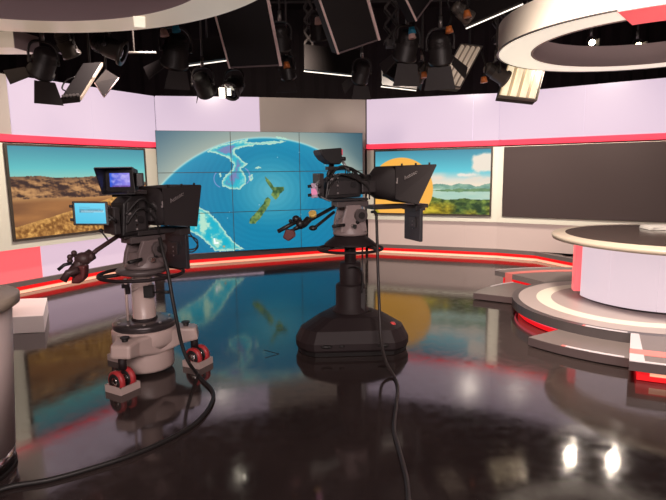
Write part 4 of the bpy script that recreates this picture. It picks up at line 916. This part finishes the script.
U, W = uvgrid(40, 28); pc = mixc((60, 84, 200), (140, 130, 226), U*1.4-.1); pc = mixc(pc, (190, 180, 240), (fbm(U*6, W*5, 3)-.4)*2.4); pc = mixc(pc, (96, 60, 130), (.16-W)*6*(.5+fbm(U*20, W*3, 8))); pc = mixc(pc, (40, 90, 214), (.18-U)*5)
def small_screen(name, c, ex, ez, w, h, colors, parent):
    rows, cols = colors.shape[:2]; Ux, Wx = uvgrid(cols, rows); P = np.array(c)[None, None]+np.array(ex)[None, None]*((Ux-.5)*w)[..., None]+np.array(ez)[None, None]*((Wx-.5)*h)[..., None]
    me = bpy.data.meshes.new(name); i = np.arange((rows-1)*(cols-1)); r, c_ = i//(cols-1), i % (cols-1); k = r*cols+c_
    me.from_pydata(P.reshape(-1, 3).tolist(), [], np.stack([k, k+1, k+cols+1, k+cols], -1).tolist()); set_picture(me, colors); me.materials.append(m_scr)
    o = bpy.data.objects.new(name, me); COL.objects.link(o); o.parent = parent; root = parent
    o.matrix_parent_inverse = root.matrix_basis.inverted(); return o
small_screen('viewfinder_screen', vq(.003, .004, .0), sv, (0, 0, 1), .156, .102, pc, vf)
MB().box(vq(.0, -.03, -.108), (.14, .05, .035)).build('viewfinder_bracket', m_dark2, cl_); MB().cyl(vq(.02, -.05, -.19), vq(.02, -.05, -.10), .02, 10).build('viewfinder_post', m_dark2, cl_)
MB().box(vq(.135, -.05, -.0), (.05, .12, .10), .3).build('viewfinder_arm', m_dark, cl_, .006)
# viewfinder, right: curved hood seen from the side
vp = [(-.305, 1.742), (-.30, 1.758), (-.11, 1.772), (-.105, 1.66), (-.125, 1.632), (-.20, 1.635), (-.26, 1.672), (-.293, 1.712)]
MB(MR).prism([(x, -.10, z) for x, z in vp], (0, .20, 0)).build('viewfinder', m_dark, cr_, .008)
MB(MR).box((-.103, -.02, 1.735), (.008, .14, .05)).build('tally_light', mat('tally_red', (.5, .05, .08), .4, emit=lin((200, 60, 80)), es=.5), cr_)
g = MB(MR); g.cyl((-.17, 0, 1.55), (-.17, 0, 1.64), .024, 12); g.box((-.17, 0, 1.60), (.09, .07, .03)); g.cyl((-.10, -.05, 1.68), (-.06, -.05, 1.68), .018, 10); g.build('viewfinder_post', m_dark, cr_)
MB(MR).cyl((-.09, -.06, 1.66), (-.03, -.06, 1.57), .012, 8).build('viewfinder_arm', m_silver, cr_)
# --- tablet beside the left camera, phone-sized control at the back of the right camera
tc_ = at(90.5, 213.4, 3.80); ex = Vector((.985, .16, -.03)).normalized(); ez = Vector((-.055, .12, .99)).normalized(); ny = ez.cross(ex).normalized()
if ny.y > 0: ny = -ny
tb = empty('tablet', tc_, 'glowing cyan tablet on a bracket left of the left camera', 'tablet')
MT = Matrix(((ex.x, -ny.x, ez.x, tc_.x), (ex.y, -ny.y, ez.y, tc_.y), (ex.z, -ny.z, ez.z, tc_.z), (0, 0, 0, 1)))
MB(MT).box((0, .006, 0), (.242, .012, .172)).build('tablet_body', m_dark, tb, .005)
U, W = uvgrid(60, 44); pc = mixc((70, 186, 222), (96, 206, 236), W)
for y_, x1_, dk in ((.72, .86, .5), (.66, .92, .9), (.60, .9, .8), (.54, .6, .4), (.80, .5, .2)):
    pc = mixc(pc, (60, 84, 110), np.where((abs(W-y_) < .022) & (U > .14) & (U < x1_), dk*(.45+.7*vnoise(U*30, W*0+y_*50, 6)), 0))
pc = mixc(pc, (196, 220, 226), np.where((abs(W-.585) < .05) & (U > .2) & (U < .95), .5, 0))
small_screen('tablet_screen', tc_+ny*.0015, ex, ez, .205, .145, pc, tb)
for x in (-.128, .128):
    for z in (-.045, .05): MB(MT).box((x, .004, z), (.022, .024, .02)).build('bracket_clip', m_rubber, tb, .003)
MB().tube(smooth_path([tc_+ex*.10-ny*.02, tc_+ex*.16-ny*.02+Vector((0, 0, -.05)), at(116, 222, 4.02)], 5), .012, 8).build('bracket_arm', m_dark, tb)
ph = empty('handset', at(316, 190, 4.5), 'small pink-lit handset clipped behind the right camera', 'phone')
c_ = at(314.5, 190.5, 4.55); MB().box(c_, (.062, .014, .125), R(18)).build('handset_body', mat('handset_lilac', (.55, .42, .55), .4), ph, .004)
MB().box(c_+Vector((-.003, -.010, -.01)), (.05, .004, .05), R(18)).build('handset_screen', m_phone, ph)
for dx, dz in ((-.04, .035), (.045, .035), (-.04, -.04), (.045, -.04)): MB().cyl(c_+Vector((dx-.016, -.02, dz)), c_+Vector((dx+.016, -.02, dz+.004)), .013, 10).build('clamp_pad', m_rubber, ph)
MB().tube([c_+Vector((.03, .01, 0)), c_+Vector((.12, .06, -.0))], .012, 8).build('clamp_arm', m_dark, ph)
# --- cables
def G0(px, py): v = ground(px, py); v.z = .013; return v
hang = [at(160, 238, 4.06), at(163, 252, 4.0), at(168, 272, 3.95), at(172, 296, 3.90), at(177, 322, 3.88), at(182, 345, 3.89), at(189, 363, 3.90)]
pts = hang+[G0(198, 376), G0(203, 382), G0(211, 390), G0(213.5, 398), G0(208, 411), G0(193, 427), G0(165, 443), G0(130, 458), G0(90, 471), G0(50, 482), G0(20, 487), G0(0, 492), G0(-40, 507)]
c1 = MB().tube(smooth_path(pts, 8), .0135, 10).build('camera_cable', m_rubber); tag(c1, 'thick black cable curving from the left camera across the floor to the left', 'cable')
pts = [at(372, 212, 4.62), at(376, 214, 4.5), at(377, 235, 4.42), at(378, 270, 4.36), at(379.5, 310, 4.28), at(381, 340, 4.18), at(386, 362, 4.02)]+[G0(394, 378), G0(397.5, 388), G0(396.5, 405), G0(394, 430), G0(398, 448), G0(404, 470), G0(407, 485), G0(409, 510)]
c2 = MB().tube(smooth_path(pts, 8), .0125, 10).build('camera_cable', mat('grey_cable', (.022, .017, .017), .5)); tag(c2, 'dark cable dropping from the right camera and running to the bottom edge', 'cable')
pts = [at(186, 228, 4.3), at(193, 238, 4.28), at(198, 246, 4.3), at(192, 252, 4.28), at(183, 249, 4.26), at(181, 241, 4.26), at(188, 236, 4.28), at(197, 240, 4.3), at(196, 248, 4.28), at(187, 250, 4.27)]
c3 = MB().tube(smooth_path(pts, 6), .006, 6).build('coiled_lead', m_rubber); tag(c3, 'thin black lead coiled in front of the left teleprompter monitor', 'cable')
# floor arrow of dark tape
a0, a1, a2 = ground(265, 358), ground(279, 354), ground(264, 350)
mk = MB()
for p, q in ((a0, a1), (a2, a1)):
    d = (q-p).normalized(); s = Vector((-d.y, d.x, 0))*.006; mk.prism([p-s, q-s, q+s, p+s], (0, 0, .001))
mk = mk.build('floor_mark', m_rubber); tag(mk, 'thin dark tape arrow on the floor between the two camera pedestals', 'floor marking')
# ------------------------------------------------------------------ lamps
def spot(loc, to, power, col=(1, .86, .70), size=60, blend=.6, rad=.12):
    l = bpy.data.lights.new('lamp', 'SPOT'); l.energy = power; l.color = col; l.spot_size = R(size); l.spot_blend = blend; l.shadow_soft_size = rad
    o = bpy.data.objects.new('lamp', l); COL.objects.link(o); o.location = loc; o.rotation_euler = (Vector(to)-Vector(loc)).to_track_quat('-Z', 'Y').to_euler(); return o
WARM = (1, .86, .72)
spot((1.3, 7.3, 3.5), (1.7, 9.8, .9), 420, WARM, 100, 1)         # wash on the right rear wall
spot((3.0, 6.9, 3.5), (4.1, 8.8, .9), 420, WARM, 100, 1)
spot((1.0, 2.8, 4.2), (2.8, 5.2, .1), 1650, WARM, 62, .8, .35)    # desk and dais
spot((1.9, .8, 3.4), (3.2, 5.2, 2.6), 60, WARM, 60)             # ring
spot((-1.9, 6.3, 3.4), (-3.7, 7.5, 1.0), 420, WARM, 105, 1)         # left wall
spot((-.7, 7.0, 3.4), (-.8, 9.6, 1.9), 160, WARM, 90)
spot((-1.7, 6.4, 4.2), (-3.3, 5.6, .2), 500, (1, .8, .76), 36)
spot((-1.6, .9, 2.55), (-2.4, 4.3, 3.05), 45, (1, .8, .8), 110, 1, .2)  # added fill inside the large ring, with no fixture of its own
spot((2.5, 3.3, 2.2), (3.3, 6.5, 2.9), 70, (1, .84, .78), 80, 1, .2)  # added fill for the inner wall of the desk ring
spot((-.4, 1.2, 3.4), (-2.2, 3.0, .4), 130, (1, .80, .74), 40)
for px, py, Y in ((591, 42, 9.05), (637, 45, 8.6)):
    c = at(px, py, Y); spot(c+Vector((-.05, -.22, -.12)), (3.1, 5.4, .2), 45, WARM, 62, .8, .035)
def area(loc, to, power, sx, sy, col):
    l = bpy.data.lights.new('front_fill', 'AREA'); l.energy = power; l.color = col; l.shape = 'RECTANGLE'; l.size = sx; l.size_y = sy; l.spread = R(85)
    o = bpy.data.objects.new('front_fill', l); COL.objects.link(o); o.location = loc; o.rotation_euler = (Vector(to)-Vector(loc)).to_track_quat('-Z', 'Y').to_euler()
area((.3, -2.3, 3.1), (-.2, 4.2, .0), 85, 4.0, 1.6, (1, .82, .78))       # added front fill behind the camera, out of view
w = bpy.data.worlds.new('world'); S.world = w; w.use_nodes = True
w.node_tree.nodes['Background'].inputs[0].default_value = (.9, .72, .72, 1); w.node_tree.nodes['Background'].inputs[1].default_value = .085
S.view_settings.view_transform = 'Standard'; S.view_settings.look = 'None'; S.view_settings.exposure = 0.08; S.view_settings.gamma = 1; S.view_settings.use_curve_mapping = False
